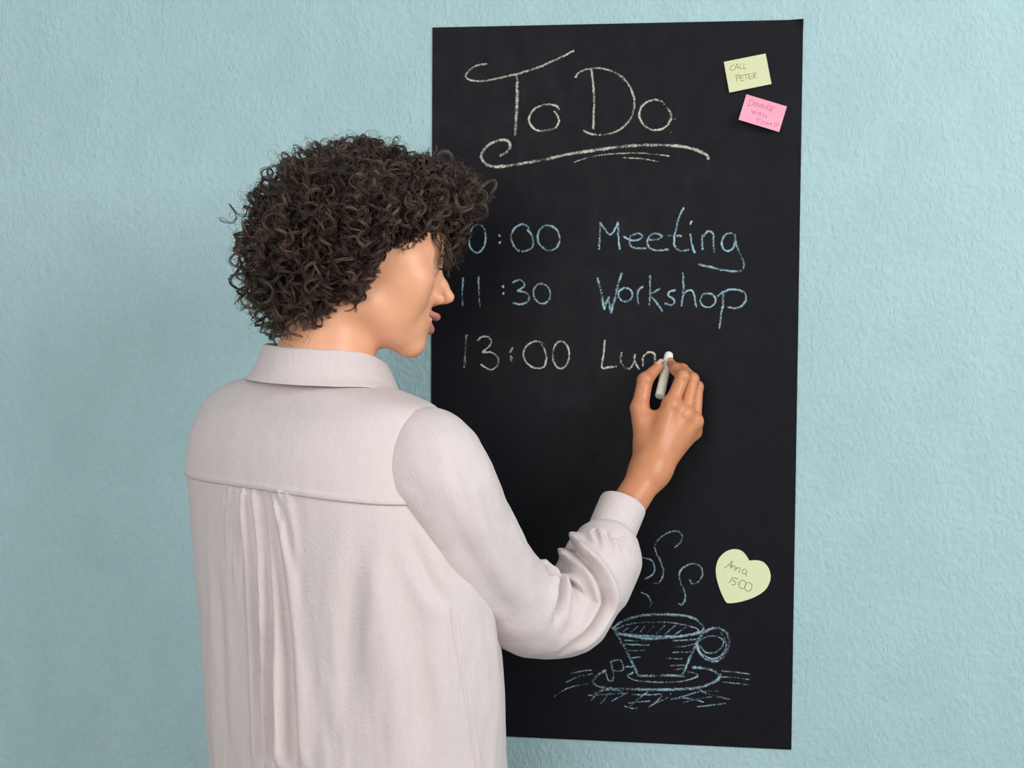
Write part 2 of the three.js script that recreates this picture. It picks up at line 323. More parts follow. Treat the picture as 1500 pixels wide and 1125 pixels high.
chalk(chalkB, 790, 760, 3.2154, 4.3, 0.68, [
  [[345, 515], [380, 490], [450, 462], [530, 452], [620, 452], [700, 460], [745, 480], [772, 520], [745, 540], [680, 550], [600, 555], [500, 552], [420, 545], [370, 535], [345, 515]],
  [[365, 540], [450, 555], [530, 565], [620, 558], [700, 548], [765, 530]],
  [[350, 520], [385, 580], [415, 630], [440, 685], [465, 738]], [[770, 535], [740, 590], [710, 650], [690, 700], [675, 738]], [[465, 738], [520, 740], [600, 738], [680, 740]],
  [[775, 535], [810, 518], [850, 518], [885, 545], [893, 590], [875, 635], [835, 670], [790, 665], [755, 630], [742, 590], [748, 565]],
  [[310, 715], [265, 745], [252, 770], [280, 790], [340, 800], [430, 802], [540, 805], [650, 803], [750, 795], [820, 770], [848, 745], [825, 720], [780, 705], [725, 700]], [[852, 735], [845, 757]]]);
chalk(chalkB, 790, 760, 3.2154, 2.4, 0.62, [
  [[420, 515], [395, 530]], [[465, 505], [430, 535]], [[498, 505], [475, 535]], [[540, 503], [505, 540]], [[590, 503], [550, 543]], [[640, 503], [590, 545]], [[690, 510], [640, 545]],
  [[400, 572], [460, 576], [520, 574]], [[405, 592], [515, 595]], [[415, 622], [495, 620]], [[435, 655], [475, 652]],
  [[630, 575], [740, 568]], [[630, 605], [690, 600], [740, 585]], [[630, 630], [710, 628]], [[597, 657], [670, 660]], [[618, 692], [680, 690]], [[640, 710], [675, 706]],
  [[148, 730], [200, 718], [245, 713]], [[127, 770], [180, 745], [248, 730]], [[68, 838], [110, 810], [160, 790], [228, 778]],
  [[860, 718], [920, 722], [988, 732]], [[858, 745], [920, 748], [985, 757]], [[860, 770], [920, 775], [985, 783]],
  [[230, 832], [300, 828], [410, 822]], [[300, 800], [265, 830], [243, 857]], [[335, 818], [310, 845], [290, 870]], [[415, 820], [375, 840], [342, 858]], [[255, 820], [330, 805], [390, 812]],
  [[440, 828], [500, 830], [575, 826]], [[510, 815], [470, 845], [425, 885]], [[420, 868], [470, 862], [520, 858]], [[575, 835], [545, 865], [515, 885]], [[618, 825], [600, 845], [560, 862], [515, 885]],
  [[400, 882], [430, 892], [460, 893]], [[640, 848], [700, 830], [750, 815]], [[680, 865], [740, 850], [810, 838]], [[745, 800], [790, 825], [830, 835], [893, 850]], [[742, 885], [800, 880], [873, 870]], [[770, 815], [840, 812]], [[620, 850], [690, 845], [770, 862]]]);
// specks of chalk dust, and wiped smears
const dust = new Float32Array(TW * TH);
for (let k = 0; k < 260; k++) { const x = Math.floor(rr(4, TW - 4)), y = Math.floor(rr(4, TH - 4)), v = rr(0.05, 0.28); dust[y * TW + x] = v; if (rnd() < 0.3) dust[y * TW + x + 1] = v * 0.7; }
for (const [px, py] of [[1169, 81], [1171, 95], [1156, 145], [1160, 149]]) { const [x, y] = toBoard(px, py); dust[Math.round(y) * TW + Math.round(x)] = 0.7; }
const boardMap = texFrom(TW, TH, (i, j) => {
  const k = j * TW + i, g = (j % 512) * 512 + (i % 512), sm = clamp(nz(i * 0.0042, j * 0.011, 2) * 1.1 + 0.5 * nz(i * 0.02, j * 0.05, 7) - 0.12, 0, 1);
  const base = 17 + (grain3[g] - 0.5) * 2.4 + (grain1[g] - 0.5) * 3 + sm * 6 + dust[k] * 150, a = chalkA[k] * 0.93, b = chalkB[k] * 0.93;
  return [mix(mix(base, 164, b), 214, a), mix(mix(base, 199, b), 211, a), mix(mix(base + 6, 212, b), 190, a)];
}, true);
const boardRough = texFrom(512, 512, (i, j) => { const v = 150 + (grain3[j * 512 + i] - 0.5) * 24 + (grain2[j * 512 + i] - 0.5) * 16; return [v, v, v]; });
const foilMat = new THREE.MeshPhysicalMaterial({ map: boardMap, roughnessMap: boardRough, roughness: 0.95, specularIntensity: 0.3, bumpMap: wallBump.clone(), bumpScale: 0.00012 });
foilMat.bumpMap.repeat.set(BW / WT, BH / WT); foilMat.bumpMap.needsUpdate = true;
{
  // thin foil, following the wall's slight unevenness, its upper right corner a little loose
  const th = BT, bend = (x, y) => 0.00025 * nz(x * 9, y * 7, 1) + 0.006 * Math.pow(clamp((x - 0.236) / 0.018 + (y - 0.482) / 0.017 - 0.9, 0, 1), 1.5);
  const f = gridGeo(64, 110, (u, v) => V((u - 0.5) * BW, (v - 0.5) * BH, th + bend((u - 0.5) * BW, (v - 0.5) * BH)));
  const rim = [], NE = 60;
  for (const [x0, y0, x1, y1] of [[-1, -1, 1, -1], [1, -1, 1, 1], [1, 1, -1, 1], [-1, 1, -1, -1]])
    rim.push(gridGeo(NE, 1, (u, v) => { const x = mix(x0, x1, u) * BW / 2, y = mix(y0, y1, u) * BH / 2; return V(x, y, mix(th * 0.15, th, v) + bend(x, y)); }));
  const b = new THREE.Group(); b.name = 'chalkboard'; b.position.set(BX, BY, 0.0003); scene.add(b);
  tag(b, 'tall black chalkboard foil on the wall with chalk to-do list and coffee cup drawing', 'chalkboard');
  mesh('writing_surface', f, foilMat, b);
  mesh('foil_edge', mergeGeometries(rim), new THREE.MeshStandardMaterial({ color: lin(0.012, 0.012, 0.014), roughness: 0.6 }), b);
}

// ---------------------------------------------------------------- sticky notes
function noteTexture(paper, ink, W, H, inside, lines, width) {       // lines in note coordinates 0..1
  const buf = new Float32Array(W * H);
  for (const pts of lines) {
    const S = spline((pts.length === 1 ? [pts[0], [pts[0][0] + 0.004, pts[0][1] + 0.006]] : pts).map(([u, v]) => [u * W, v * H]));
    for (const s of S) for (let y = Math.floor(s.y - 4); y <= s.y + 4; y++) for (let x = Math.floor(s.x - 4); x <= s.x + 4; x++) {
      if (x < 0 || y < 0 || x >= W || y >= H) continue;
      const v = clamp(width - Math.hypot(x - s.x, y - s.y) + 0.5, 0, 1) * 0.95; if (v > buf[y * W + x]) buf[y * W + x] = v;
    }
  }
  return texFrom(W, H, (i, j) => { const k = j * W + i, n = (grain1[(j % 512) * 512 + (i % 512)] - 0.5) * 6, a = buf[k]; return paper.map((c, q) => mix(c + n, ink[q], a)); }, true);
}
function stickyNote(name, label, cor, ox, oy, sc, paper, ink, lines, lift, leaves, group) {
  // corners TL, TR, BR, BL in crop pixels; the note sticks by its upper edge and lifts by `lift` metres below
  const W = cor.map(([x, y]) => P(ox + x / sc, oy + y / sc, BT + 0.003)), c = W[0].clone().add(W[1]).add(W[2]).add(W[3]).multiplyScalar(0.25);
  const inv = lines.map(l => l.map(([x, y]) => {       // crop -> note uv by the affine frame of the corners
    const q = P(ox + x / sc, oy + y / sc, BT + 0.003), e1 = W[1].clone().sub(W[0]).add(W[2]).sub(W[3]).multiplyScalar(0.5), e2 = W[0].clone().sub(W[3]).add(W[1]).sub(W[2]).multiplyScalar(0.5), d = q.sub(c);
    const D = e1.x * e2.y - e1.y * e2.x; return [0.5 + (d.x * e2.y - d.y * e2.x) / D, 0.5 + (e1.x * d.y - e1.y * d.x) / D];
  }));
  const tex = noteTexture(paper, ink, 320, 224, null, inv, 2.0);
  const g = new THREE.Group(); g.name = name; g.position.set(c.x, c.y, BT + 0.0008); scene.add(g); tag(g, label, 'sticky note', group);
  const mat = new THREE.MeshStandardMaterial({ map: tex, roughness: 0.85 }), plain = new THREE.MeshStandardMaterial({ color: new THREE.Color(paper[0] / 255, paper[1] / 255, paper[2] / 255).convertSRGBToLinear(), roughness: 0.85 });
  const at = (u, v, dz) => { const q = W[3].clone().lerp(W[2], u).lerp(W[0].clone().lerp(W[1], u), v).sub(c); const s = 1 - v; return V(q.x, q.y, dz + lift * s * s * (0.8 + 0.35 * (1 - u))); };
  const th = leaves;
  mesh('sheet', gridGeo(18, 16, (u, v) => at(u, v, th)), mat, g);
  const rim = [gridGeo(12, 1, (u, v) => at(u, 0, th * v)), gridGeo(12, 1, (u, v) => at(1, u, th * v)), gridGeo(12, 1, (u, v) => at(1 - u, 1, th * v)), gridGeo(12, 1, (u, v) => at(0, 1 - u, th * v)), gridGeo(12, 12, (u, v) => at(1 - u, v, 0))];
  mesh('paper_edge', mergeGeometries(rim), plain, g);
  return g;
}
stickyNote('sticky_note', 'pale yellow-green rectangular sticky note reading CALL PETER', [[152, 228], [612, 136], [676, 474], [213, 570]], 1040, 60, 7.5, [215, 216, 174], [118, 120, 62], [
  [[265, 262], [235, 275], [218, 300], [235, 322], [270, 315]], [[270, 310], [283, 282], [295, 250]], [[295, 250], [306, 280], [318, 305]], [[280, 292], [310, 287]], [[332, 248], [330, 275], [330, 302], [356, 302]], [[372, 245], [372, 275], [373, 303], [398, 298]],
  [[287, 378], [291, 412], [295, 447]], [[275, 387], [310, 372], [325, 385], [315, 405], [290, 412]], [[370, 375], [332, 385], [336, 412], [342, 440], [372, 430]], [[335, 410], [362, 402]], [[365, 378], [420, 362]], [[392, 372], [402, 420]],
  [[455, 360], [425, 368], [428, 395], [432, 420], [470, 410]], [[428, 392], [455, 388]], [[475, 355], [480, 412]], [[470, 358], [500, 350], [505, 368], [480, 384], [510, 410]]], 0.003, 0.0011, 'sticky notes on the chalkboard');
stickyNote('sticky_note_001', 'pink rectangular sticky note reading DINNER WITH TOM with a small heart', [[400, 583], [847, 717], [757, 1008], [312, 877]], 1040, 60, 7.5, [238, 163, 184], [198, 82, 122], [
  [[440, 650], [430, 680], [418, 710]], [[425, 648], [475, 660], [478, 690], [445, 712], [408, 708]], [[500, 672], [485, 722]], [[505, 728], [522, 675]], [[522, 675], [540, 730]], [[540, 730], [557, 690]], [[560, 735], [575, 690]], [[575, 690], [592, 745]], [[592, 745], [610, 705]],
  [[660, 712], [635, 705], [628, 728], [622, 750], [655, 760]], [[630, 728], [652, 735]], [[675, 715], [655, 775]], [[668, 715], [708, 725], [700, 743], [668, 748], [688, 785]],
  [[458, 758], [465, 800]], [[465, 800], [485, 770]], [[485, 770], [490, 808]], [[490, 808], [512, 775]], [[535, 780], [525, 820]], [[530, 790], [580, 798]], [[558, 795], [545, 835]], [[590, 805], [575, 845]], [[625, 815], [608, 855]], [[585, 825], [615, 833]],
  [[498, 860], [565, 870]], [[532, 865], [512, 915]], oval(580, 905, 22, 20), [[615, 940], [630, 895]], [[630, 895], [640, 925]], [[640, 925], [675, 905]], [[675, 905], [660, 945]], [[728, 917], [718, 904], [706, 910], [708, 945]], [[708, 945], [752, 924], [745, 910], [728, 917]]], 0.012, 0.0004, 'sticky notes on the chalkboard');
{
  const out = [[632, 388], [585, 310], [520, 250], [420, 230], [310, 265], [215, 360], [178, 480], [180, 590], [215, 730], [265, 860], [318, 955], [335, 965], [420, 963], [560, 935], [720, 875], [850, 785], [915, 670], [922, 570], [885, 470], [820, 405], [740, 383], [680, 383]];
  const toW = ([x, y]) => P(1030 + x / 9.375, 780 + y / 9.375, BT + 0.001), c = toW([540, 590]);
  const cv = new THREE.CatmullRomCurve3([...out, [632, 388]].map(q => { const p = toW(q).sub(c); return V(p.x, p.y, 0); }), false, 'centripetal');
  const pts = cv.getSpacedPoints(110), shape = new THREE.Shape(pts.map(p => new THREE.Vector2(p.x, p.y)));
  const HS = 0.08;
  const uvOf = ([x, y]) => { const p = toW([x, y]).sub(c); return [p.x / HS + 0.5, p.y / HS + 0.5]; };
  const lines = [[[292, 490], [350, 440], [400, 388]], [[400, 388], [388, 435], [372, 482]], [[345, 445], [385, 455]], [[392, 450], [390, 492]], [[391, 475], [418, 452], [435, 470], [430, 525]], [[458, 478], [446, 515]], [[449, 502], [480, 482], [505, 492], [488, 550]], oval(565, 535, 28, 33, 0.4), [[594, 525], [590, 560], [585, 602]],
    [[400, 610], [378, 652], [355, 692]], [[475, 637], [425, 622], [408, 662], [445, 678], [438, 710], [390, 718]], [[481, 688]], [[478, 714]], oval(538, 712, 45, 58, 0.25), oval(620, 745, 48, 60, 0.15)].map(l => l.map(uvOf));
  const tex = noteTexture([222, 227, 182], [124, 128, 76], 320, 320, null, lines, 1.9);
  const eg = new THREE.ExtrudeGeometry(shape, { depth: 0.0012, bevelEnabled: true, bevelThickness: 0.00025, bevelSize: 0.00025, bevelSegments: 2, curveSegments: 8 });
  const p = eg.attributes.position, uv = eg.attributes.uv; for (let i = 0; i < p.count; i++) uv.setXY(i, p.getX(i) / HS + 0.5, p.getY(i) / HS + 0.5);
  const m = mesh('sticky_note_002', eg, new THREE.MeshStandardMaterial({ map: tex, roughness: 0.85 }));
  m.position.set(c.x, c.y, BT + 0.0012);
  tag(m, 'pale green heart-shaped sticky note reading Anna 15:00', 'sticky note', 'sticky notes on the chalkboard');
}

// ---------------------------------------------------------------- the woman
const BODYYAW = 28 * Math.PI / 180, bF = V(Math.sin(BODYYAW), 0, -Math.cos(BODYYAW)), bR = V(Math.cos(BODYYAW), 0, Math.sin(BODYYAW));
const person = new THREE.Group(); person.name = 'person'; scene.add(person);
const PBASE = V(-0.29, 0, 0.30); person.position.copy(PBASE);
tag(person, 'woman with short dark curls and pale blouse writing on the chalkboard', 'person');
const toLocal = g => { g.translate(-PBASE.x, -PBASE.y, -PBASE.z); return g; };
const addPart = (name, g, m, parent = person) => mesh(name, toLocal(g), m, parent);

// --- head frame: x to her right (near side), y up, z to where she faces
const HY = 68 * Math.PI / 180, HP = 12 * Math.PI / 180;
const hF = V(Math.sin(HY) * Math.cos(HP), -Math.sin(HP), -Math.cos(HY) * Math.cos(HP)), hR = V(Math.cos(HY), 0, Math.sin(HY)), hU = V(0, 0, 0).crossVectors(hR, hF).normalize();
if (hU.y < 0) hU.negate();
const HO = P(527, 386, 0.30);
const headW = (x, y, z) => HO.clone().addScaledVector(hR, x).addScaledVector(hU, y).addScaledVector(hF, z);
const NECK0 = headW(0, -0.03, -0.022), NECK1 = P(474, 545, 0.315);
function headLocal(x, y, z) { const dx = x - HO.x, dy = y - HO.y, dz = z - HO.z; return [dx * hR.x + dy * hR.y + dz * hR.z, dx * hU.x + dy * hU.y + dz * hU.z, dx * hF.x + dy * hF.y + dz * hF.z]; }
const LIPW = 0.0285;
function lipCurve(ax, up) { const t = clamp(ax / LIPW, 0, 1); return up ? [mix(-0.0430, -0.0385, t * t), mix(0.1050, 0.0815, Math.pow(t, 2.2))] : [mix(-0.0600, -0.0405, Math.pow(t, 2)), mix(0.1000, 0.0810, Math.pow(t, 2.2))]; }
function headSDF(X, Y, Z) {
  const [x, y, z] = headLocal(X, Y, Z), ax = Math.abs(x);
  let d = ell(x, y, z, 0, 0.040, -0.004, 0.070, 0.083, 0.092);                       // cranium
  d = smin(d, ell(x, y, z, 0, 0.045, 0.033, 0.060, 0.052, 0.062), 0.02);             // forehead
  d = smin(d, ell(x, y, z, 0, -0.020, 0.034, 0.055, 0.066, 0.058), 0.03);            // middle face
  d = smin(d, cone(ax, y, z, 0.043, -0.050, 0.014, 0.008, -0.081, 0.079, 0.017, 0.0135), 0.022);  // jaw
  d = smin(d, ell(x, y, z, 0, -0.055, 0.046, 0.038, 0.034, 0.046), 0.02);
  d = smin(d, ell(x, y, z, 0, -0.0815, 0.0815, 0.017, 0.0150, 0.0150), 0.014);        // chin
  d = smin(d, ell(ax, y, z, 0.044, -0.004, 0.060, 0.019, 0.017, 0.022), 0.022);       // cheek bone
  d = smin(d, ell(ax, y, z, 0.038, -0.022, 0.059, 0.018, 0.018, 0.016), 0.022);       // smiling cheek
  d = smin(d, ell(ax, y, z, 0.034, -0.034, 0.050, 0.015, 0.024, 0.022), 0.022);       // flesh of the cheek
  d = smin(d, cone(ax, y, z, 0.006, 0.030, 0.087, 0.036, 0.032, 0.076, 0.010, 0.010), 0.014);   // brow
  d = smin(d, ell(x, y, z, 0, -0.051, 0.0775, 0.0290, 0.025, 0.0170), 0.014);          // muzzle
  d = smax(d, -ell(ax, y, z, 0.031, 0.013, 0.097, 0.015, 0.0115, 0.011), 0.014);      // eye hollow
  d = smin(d, ell(ax, y, z, 0.031, 0.013, 0.0775, 0.0155, 0.0130, 0.0145), 0.006);    // lids over the eye
  d = smax(d, -Math.max(Math.abs(y - 0.0105 - 0.08 * (ax - 0.031)) - 0.0042 * (1 - ((ax - 0.031) / 0.0128) ** 2), 0.080 - z, Math.abs(ax - 0.031) - 0.0125), 0.0016);
  // nose
  let n = cone(x, y, z, 0, 0.018, 0.087, 0, -0.004, 0.104, 0.0062, 0.0068);
  n = smin(n, cone(x, y, z, 0, -0.004, 0.1035, 0, -0.0160, 0.1145, 0.0066, 0.0076), 0.006);
  n = smin(n, ell(ax, y, z, 0.0122, -0.0215, 0.1005, 0.0068, 0.0070, 0.0085), 0.0045);
  n = smin(n, cone(ax, y, z, 0.004, 0.002, 0.092, 0.0085, -0.018, 0.096, 0.0060, 0.0072), 0.006);
  n = smin(n, cone(x, y, z, 0, -0.0215, 0.110, 0, -0.026, 0.100, 0.0042, 0.004), 0.005);
  d = smin(d, n, 0.010);
  d = smax(d, -ell(ax, y, z, 0.0066, -0.0275, 0.1045, 0.0034, 0.0040, 0.0062), 0.003);  // nostril
  // lips and the open smile
  const up = lipCurve(ax, true), lo = lipCurve(ax, false), tl = clamp(ax / LIPW, 0, 1);
  d = smax(d, -Math.max(Math.max(y - (up[0] - 0.002), (lo[0] + 0.002) - y), Math.max(ax - LIPW + 0.001, 0.070 - z)), 0.003);
  d = smin(d, Math.hypot(y - up[0], (z - up[1]) * 0.9, Math.max(ax - LIPW, 0)) - mix(0.0050, 0.0024, tl), 0.004);
  d = smin(d, Math.hypot(y - lo[0], (z - lo[1]) * 0.9, Math.max(ax - LIPW, 0)) - mix(0.0058, 0.0024, tl), 0.004);
  // ear
  const e = Math.hypot((y + 0.0 - 0.001) / 0.030, (z + 0.012 + y * 0.18) / 0.0175);
  let ear = smax((e - 1) * 0.0175, Math.abs(x * (x > 0 ? 1 : -1) - 0.0715 - (-z) * 0.30) - 0.0028, 0.004);
  ear = smin(ear, Math.hypot((e - 0.86) * 0.02, ax - 0.0735 - (-z) * 0.30) - 0.0032, 0.003);
  d = smin(d, ear, 0.004);
  // neck, with its strap muscles
  let k = coneV(X, Y, Z, NECK0, NECK1, 0.050, 0.053);
  const m0 = headW(0.055, -0.025, -0.018), m1 = NECK1.clone().addScaledVector(bF, 0.045).addScaledVector(bR, 0.012);
  k = smin(k, coneV(X, Y, Z, m0, m1, 0.011, 0.009), 0.02);
  k = smin(k, coneV(X, Y, Z, NECK1, NECK1.clone().add(V(0, -0.06, 0)), 0.055, 0.075), 0.03);
  return smin(d, k, 0.016);
}
const faceSkin = [0.80, 0.385, 0.222], handSkin = [0.60, 0.240, 0.115];  // hand darker than face: partly tan, partly its shade put into the colour
const skinPaint = (x, y, z, skinBase = handSkin) => { const v = 1 + 0.05 * nz(x * 60, y * 60, z * 60) + 0.05 * nz(x * 18, y * 18, z * 18), r = 1 + 0.03 * nz(x * 25, y * 25, z * 25 + 9); return [skinBase[0] * v, skinBase[1] * v / r, skinBase[2] * v / r]; };
const skinBumpN = tileNoise(256, 128, 128, 31), skinBumpM = tileNoise(256, 60, 60, 32);
const skinBump = texFrom(256, 256, (i, j) => { const v = 128 + 110 * ((skinBumpN[j * 256 + i] - 0.5) * 0.6 + (skinBumpM[j * 256 + i] - 0.5) * 0.6); return [v, v, v]; });
skinBump.repeat.set(14, 14);
const skinMat = new THREE.MeshPhysicalMaterial({ vertexColors: true, roughness: 0.44, bumpMap: skinBump, bumpScale: 0.00012, sheen: 0.15, sheenColor: lin(0.9, 0.55, 0.42), sheenRoughness: 0.5 });

const headLo = V(1, 1, 1).multiplyScalar(1e3), headHi = headLo.clone().negate();
for (const a of [-0.095, 0.095]) for (const b of [-0.115, 0.135]) for (const c of [-0.11, 0.135]) { const q = headW(a, b, c); headLo.min(q); headHi.max(q); }
headLo.y = Math.min(headLo.y, NECK1.y - 0.05);
const headGeo = surfaceNets(headSDF, headLo, headHi, 0.0015);
paint(headGeo, (X, Y, Z) => {
  const [x, y, z] = headLocal(X, Y, Z), ax = Math.abs(x), c = skinPaint(X, Y, Z, faceSkin);
  const up = lipCurve(ax, true), lo = lipCurve(ax, false), tl = clamp(ax / LIPW, 0, 1);
  if (z > 0.07 && ax < 0.031) {
    const du = Math.hypot(y - up[0], z - up[1]) / mix(0.0062, 0.004, tl), dl = Math.hypot(y - lo[0], z - lo[1]) / mix(0.0072, 0.004, tl);
    const w = Math.max(1 - sstep(0.85, 1.12, du), 1 - sstep(0.85, 1.12, dl));
    for (let k = 0; k < 3; k++) c[k] = mix(c[k], [0.58, 0.205, 0.145][k], w);
    if (y < up[0] - 0.001 && y > lo[0] + 0.001 && z < Math.min(up[1], lo[1]) - 0.006) { c[0] = 0.2; c[1] = 0.05; c[2] = 0.045; }
  }
  return c;
});

// --- the writing hand and forearm
const J = {
  wrist: P(954, 686, 0.100), fore: P(903, 768, 0.150), elbow: P(822, 912, 0.240),
  iM: P(983, 593, 0.078), iP: P(1000, 552, 0.064), iD: P(990, 541, 0.046), iT: P(983.5, 533, 0.030),
  mM: P(1003, 607, 0.070), mP: P(1014, 556, 0.048), mD: P(1000, 541, 0.028), mT: P(985, 536, 0.017),
  rM: P(1017, 617, 0.058), rP: P(1021, 567, 0.038), rD: P(1004, 560, 0.021), rT: P(992, 566, 0.016),
  pM: P(1016, 632, 0.044), pP: P(1018, 590, 0.026), pD: P(1005, 582, 0.015), pT: P(995, 588, 0.013),
  tC: P(950, 655, 0.080), tM: P(937, 598, 0.068), tI: P(945, 557, 0.056), tT: P(964.5, 537, 0.036),
};
function handSDF(x, y, z) {
  const c = (a, b, ra, rb) => coneV(x, y, z, a, b, ra, rb);
  let d = c(J.elbow, J.fore, 0.034, 0.0232);
  d = smin(d, c(J.fore, J.wrist, 0.0232, 0.0225), 0.01);
  let p = c(J.wrist, J.iM, 0.0215, 0.0115);
  p = smin(p, c(J.wrist, J.mM, 0.0215, 0.0112), 0.012);
  p = smin(p, c(J.wrist, J.rM, 0.020, 0.0105), 0.012);
  p = smin(p, c(J.wrist, J.pM, 0.019, 0.0105), 0.012);
  p = smin(p, c(J.iM, J.mM, 0.0098, 0.0098), 0.008); p = smin(p, c(J.mM, J.rM, 0.0095, 0.0093), 0.008); p = smin(p, c(J.rM, J.pM, 0.0093, 0.0093), 0.008);
  p = smin(p, c(J.wrist, J.tC, 0.020, 0.0165), 0.012);
  p = smin(p, c(J.tC, J.tM, 0.0185, 0.0125), 0.014);
  d = smin(d, p, 0.016);
  const fing = (M, Pp, D, T, r) => { let f = c(M, Pp, r * 1.10, r * 1.0); f = smin(f, c(Pp, D, r * 1.0, r * 0.86), 0.003); return smin(f, c(D, T, r * 0.86, r * 0.70), 0.003); };
  d = smin(d, fing(J.iM, J.iP, J.iD, J.iT, 0.0090), 0.006);
  d = smin(d, fing(J.mM, J.mP, J.mD, J.mT, 0.0090), 0.0022);
  d = smin(d, fing(J.rM, J.rP, J.rD, J.rT, 0.0084), 0.0022);
  d = smin(d, fing(J.pM, J.pP, J.pD, J.pT, 0.0074), 0.0035);
  let t = c(J.tM, J.tI, 0.0118, 0.0102); t = smin(t, c(J.tI, J.tT, 0.0100, 0.0066), 0.004);
  d = smin(d, t, 0.005);
  // knuckles, tendons on the back of the hand, the web by the thumb
  for (const [m, r] of [[J.iM, 0.0098], [J.mM, 0.0096], [J.rM, 0.0088]]) {
    d = smin(d, Math.hypot(x - m.x, y - m.y, z - m.z - 0.0042) - r, 0.006);
    d = smin(d, cone(x, y, z, m.x, m.y - 0.004, m.z + 0.0085, mix(m.x, J.wrist.x, 0.75), mix(m.y, J.wrist.y, 0.75), mix(m.z, J.wrist.z, 0.75) + 0.0165, 0.0030, 0.0026), 0.006);
  }
  for (const [m, r] of [[J.iP, 0.0078], [J.mP, 0.0078], [J.rP, 0.0072], [J.tI, 0.0088]]) d = smin(d, Math.hypot(x - m.x, y - m.y - 0.001, z - m.z - 0.0026) - r, 0.004);
  d = smin(d, coneV(x, y, z, J.tM.clone().lerp(J.tC, 0.25), J.iM.clone().lerp(J.wrist, 0.18), 0.0075, 0.0075), 0.010);
  // wrist bone on the thumb side and knuckles
  d = smin(d, Math.hypot(x - J.wrist.x - 0.002, y - J.wrist.y + 0.006, z - J.wrist.z - 0.016) - 0.008, 0.014);
  return d;
}
const hLo = V(1, 1, 1).multiplyScalar(1e3), hHi = hLo.clone().negate();
for (const k in J) { if (k === 'elbow') continue; hLo.min(J[k].clone().addScalar(-0.045)); hHi.max(J[k].clone().addScalar(0.045)); }
const handGeo = paint(surfaceNets(handSDF, hLo, hHi, 0.0018), skinPaint);

// --- hidden body under the clothes: chest, hips, arms, and the other hand
const TC = (px, py) => P(px, py, 0.305);
const SHL = P(335, 672, 0.225), SHR = P(618, 690, 0.360), ELL = SHL.clone().addScaledVector(bF, 0.10).addScaledVector(bR, 0.015).add(V(0, -0.26, 0)), WRL = ELL.clone().addScaledVector(bF, 0.04).addScaledVector(bR, 0.10).add(V(0, -0.20, 0.02));
const CH = TC(480, 700), PEL = TC(515, 1180);
const bodyGeo = paint(surfaceNets((x, y, z) => {
  let d = coneV(x, y, z, NECK1.clone().add(V(0, -0.03, 0)), CH, 0.05, 0.085); d = smin(d, coneV(x, y, z, CH, PEL, 0.085, 0.10), 0.04);
  d = smin(d, coneV(x, y, z, SHL.clone().lerp(SHR, 0.15), SHR, 0.030, 0.032), 0.03);
  d = smin(d, coneV(x, y, z, SHR, J.elbow, 0.030, 0.028), 0.02); d = smin(d, coneV(x, y, z, J.elbow, J.fore, 0.028, 0.022), 0.02);
  d = smin(d, coneV(x, y, z, SHL.clone().lerp(SHR, 0.08), ELL, 0.026, 0.028), 0.01); return smin(d, coneV(x, y, z, ELL, WRL, 0.028, 0.022), 0.01);
}, V(-0.62, 0.68, 0.0), V(0.06, 1.50, 0.55), 0.009), skinPaint);
const lh = (a, b, c) => WRL.clone().addScaledVector(bR, a).add(V(0, b, 0)).addScaledVector(bF, c);
const leftHandGeo = paint(surfaceNets((x, y, z) => {
  let d = coneV(x, y, z, ELL.clone().lerp(WRL, 0.7), WRL, 0.028, 0.022);
  const M = [-0.026, -0.009, 0.008, 0.024].map((o, k) => lh(0.03 + o * 0.35, -0.085 + (k > 2 ? 0.008 : 0), o));
  for (const m of M) d = smin(d, coneV(x, y, z, WRL, m, 0.018, 0.0105), 0.012);
  M.forEach((m, k) => { const L = [0.058, 0.072, 0.078, 0.07][k], a = m.clone().add(V(0.006, -L * 0.55, 0)), b = a.clone().add(V(-0.012, -L * 0.45, 0.004)); d = smin(d, smin(coneV(x, y, z, m, a, 0.0092, 0.0082), coneV(x, y, z, a, b, 0.0082, 0.0064), 0.003), 0.004); });
  const t0 = lh(0.02, -0.03, 0.03), t1 = lh(0.03, -0.065, 0.046), t2 = lh(0.028, -0.092, 0.048);
  d = smin(d, coneV(x, y, z, WRL, t0, 0.018, 0.014), 0.012); d = smin(d, coneV(x, y, z, t0, t1, 0.0125, 0.0098), 0.006); return smin(d, coneV(x, y, z, t1, t2, 0.0096, 0.0068), 0.003);
}, WRL.clone().add(V(-0.10, -0.21, -0.09)), WRL.clone().add(V(0.13, 0.06, 0.1)), 0.003), skinPaint);
const body = addPart('body', mergeGeometries([headGeo, handGeo, bodyGeo, leftHandGeo]), skinMat);
body.userData.label = 'warm tan skin of face, neck and writing hand';

// teeth, eye, lashes, nails
const enamel = new THREE.MeshPhysicalMaterial({ color: lin(0.82, 0.76, 0.68), roughness: 0.2 });
for (let k = -4; k < 4; k++) {
  const a = (k + 0.5) * 0.0058, zz = 0.0985 - Math.pow(Math.abs(a) / LIPW, 2.2) * 0.020, g = new RoundedBoxGeometry(0.0057, 0.0095, 0.004, 3, 0.0016);
  g.rotateY(Math.atan(a * 44)); g.translate(a, -0.0495 + a * a * 8, zz);
  const m = new THREE.Matrix4().makeBasis(hR, hU, hF).setPosition(HO); g.applyMatrix4(m); if (m.determinant() < 0 && g.index) { const q = g.index.array; for (let i = 0; i < q.length; i += 3) { const t = q[i]; q[i] = q[i + 1]; q[i + 1] = t; } } else if (m.determinant() < 0) { for (const at of ['position', 'normal', 'uv']) { const A = g.attributes[at], n = A.itemSize, q = A.array; for (let i = 0; i < A.count; i += 3) for (let c = 0; c < n; c++) { const t = q[i * n + c]; q[i * n + c] = q[(i + 1) * n + c]; q[(i + 1) * n + c] = t; } } }
  addPart('tooth', g, enamel);
}
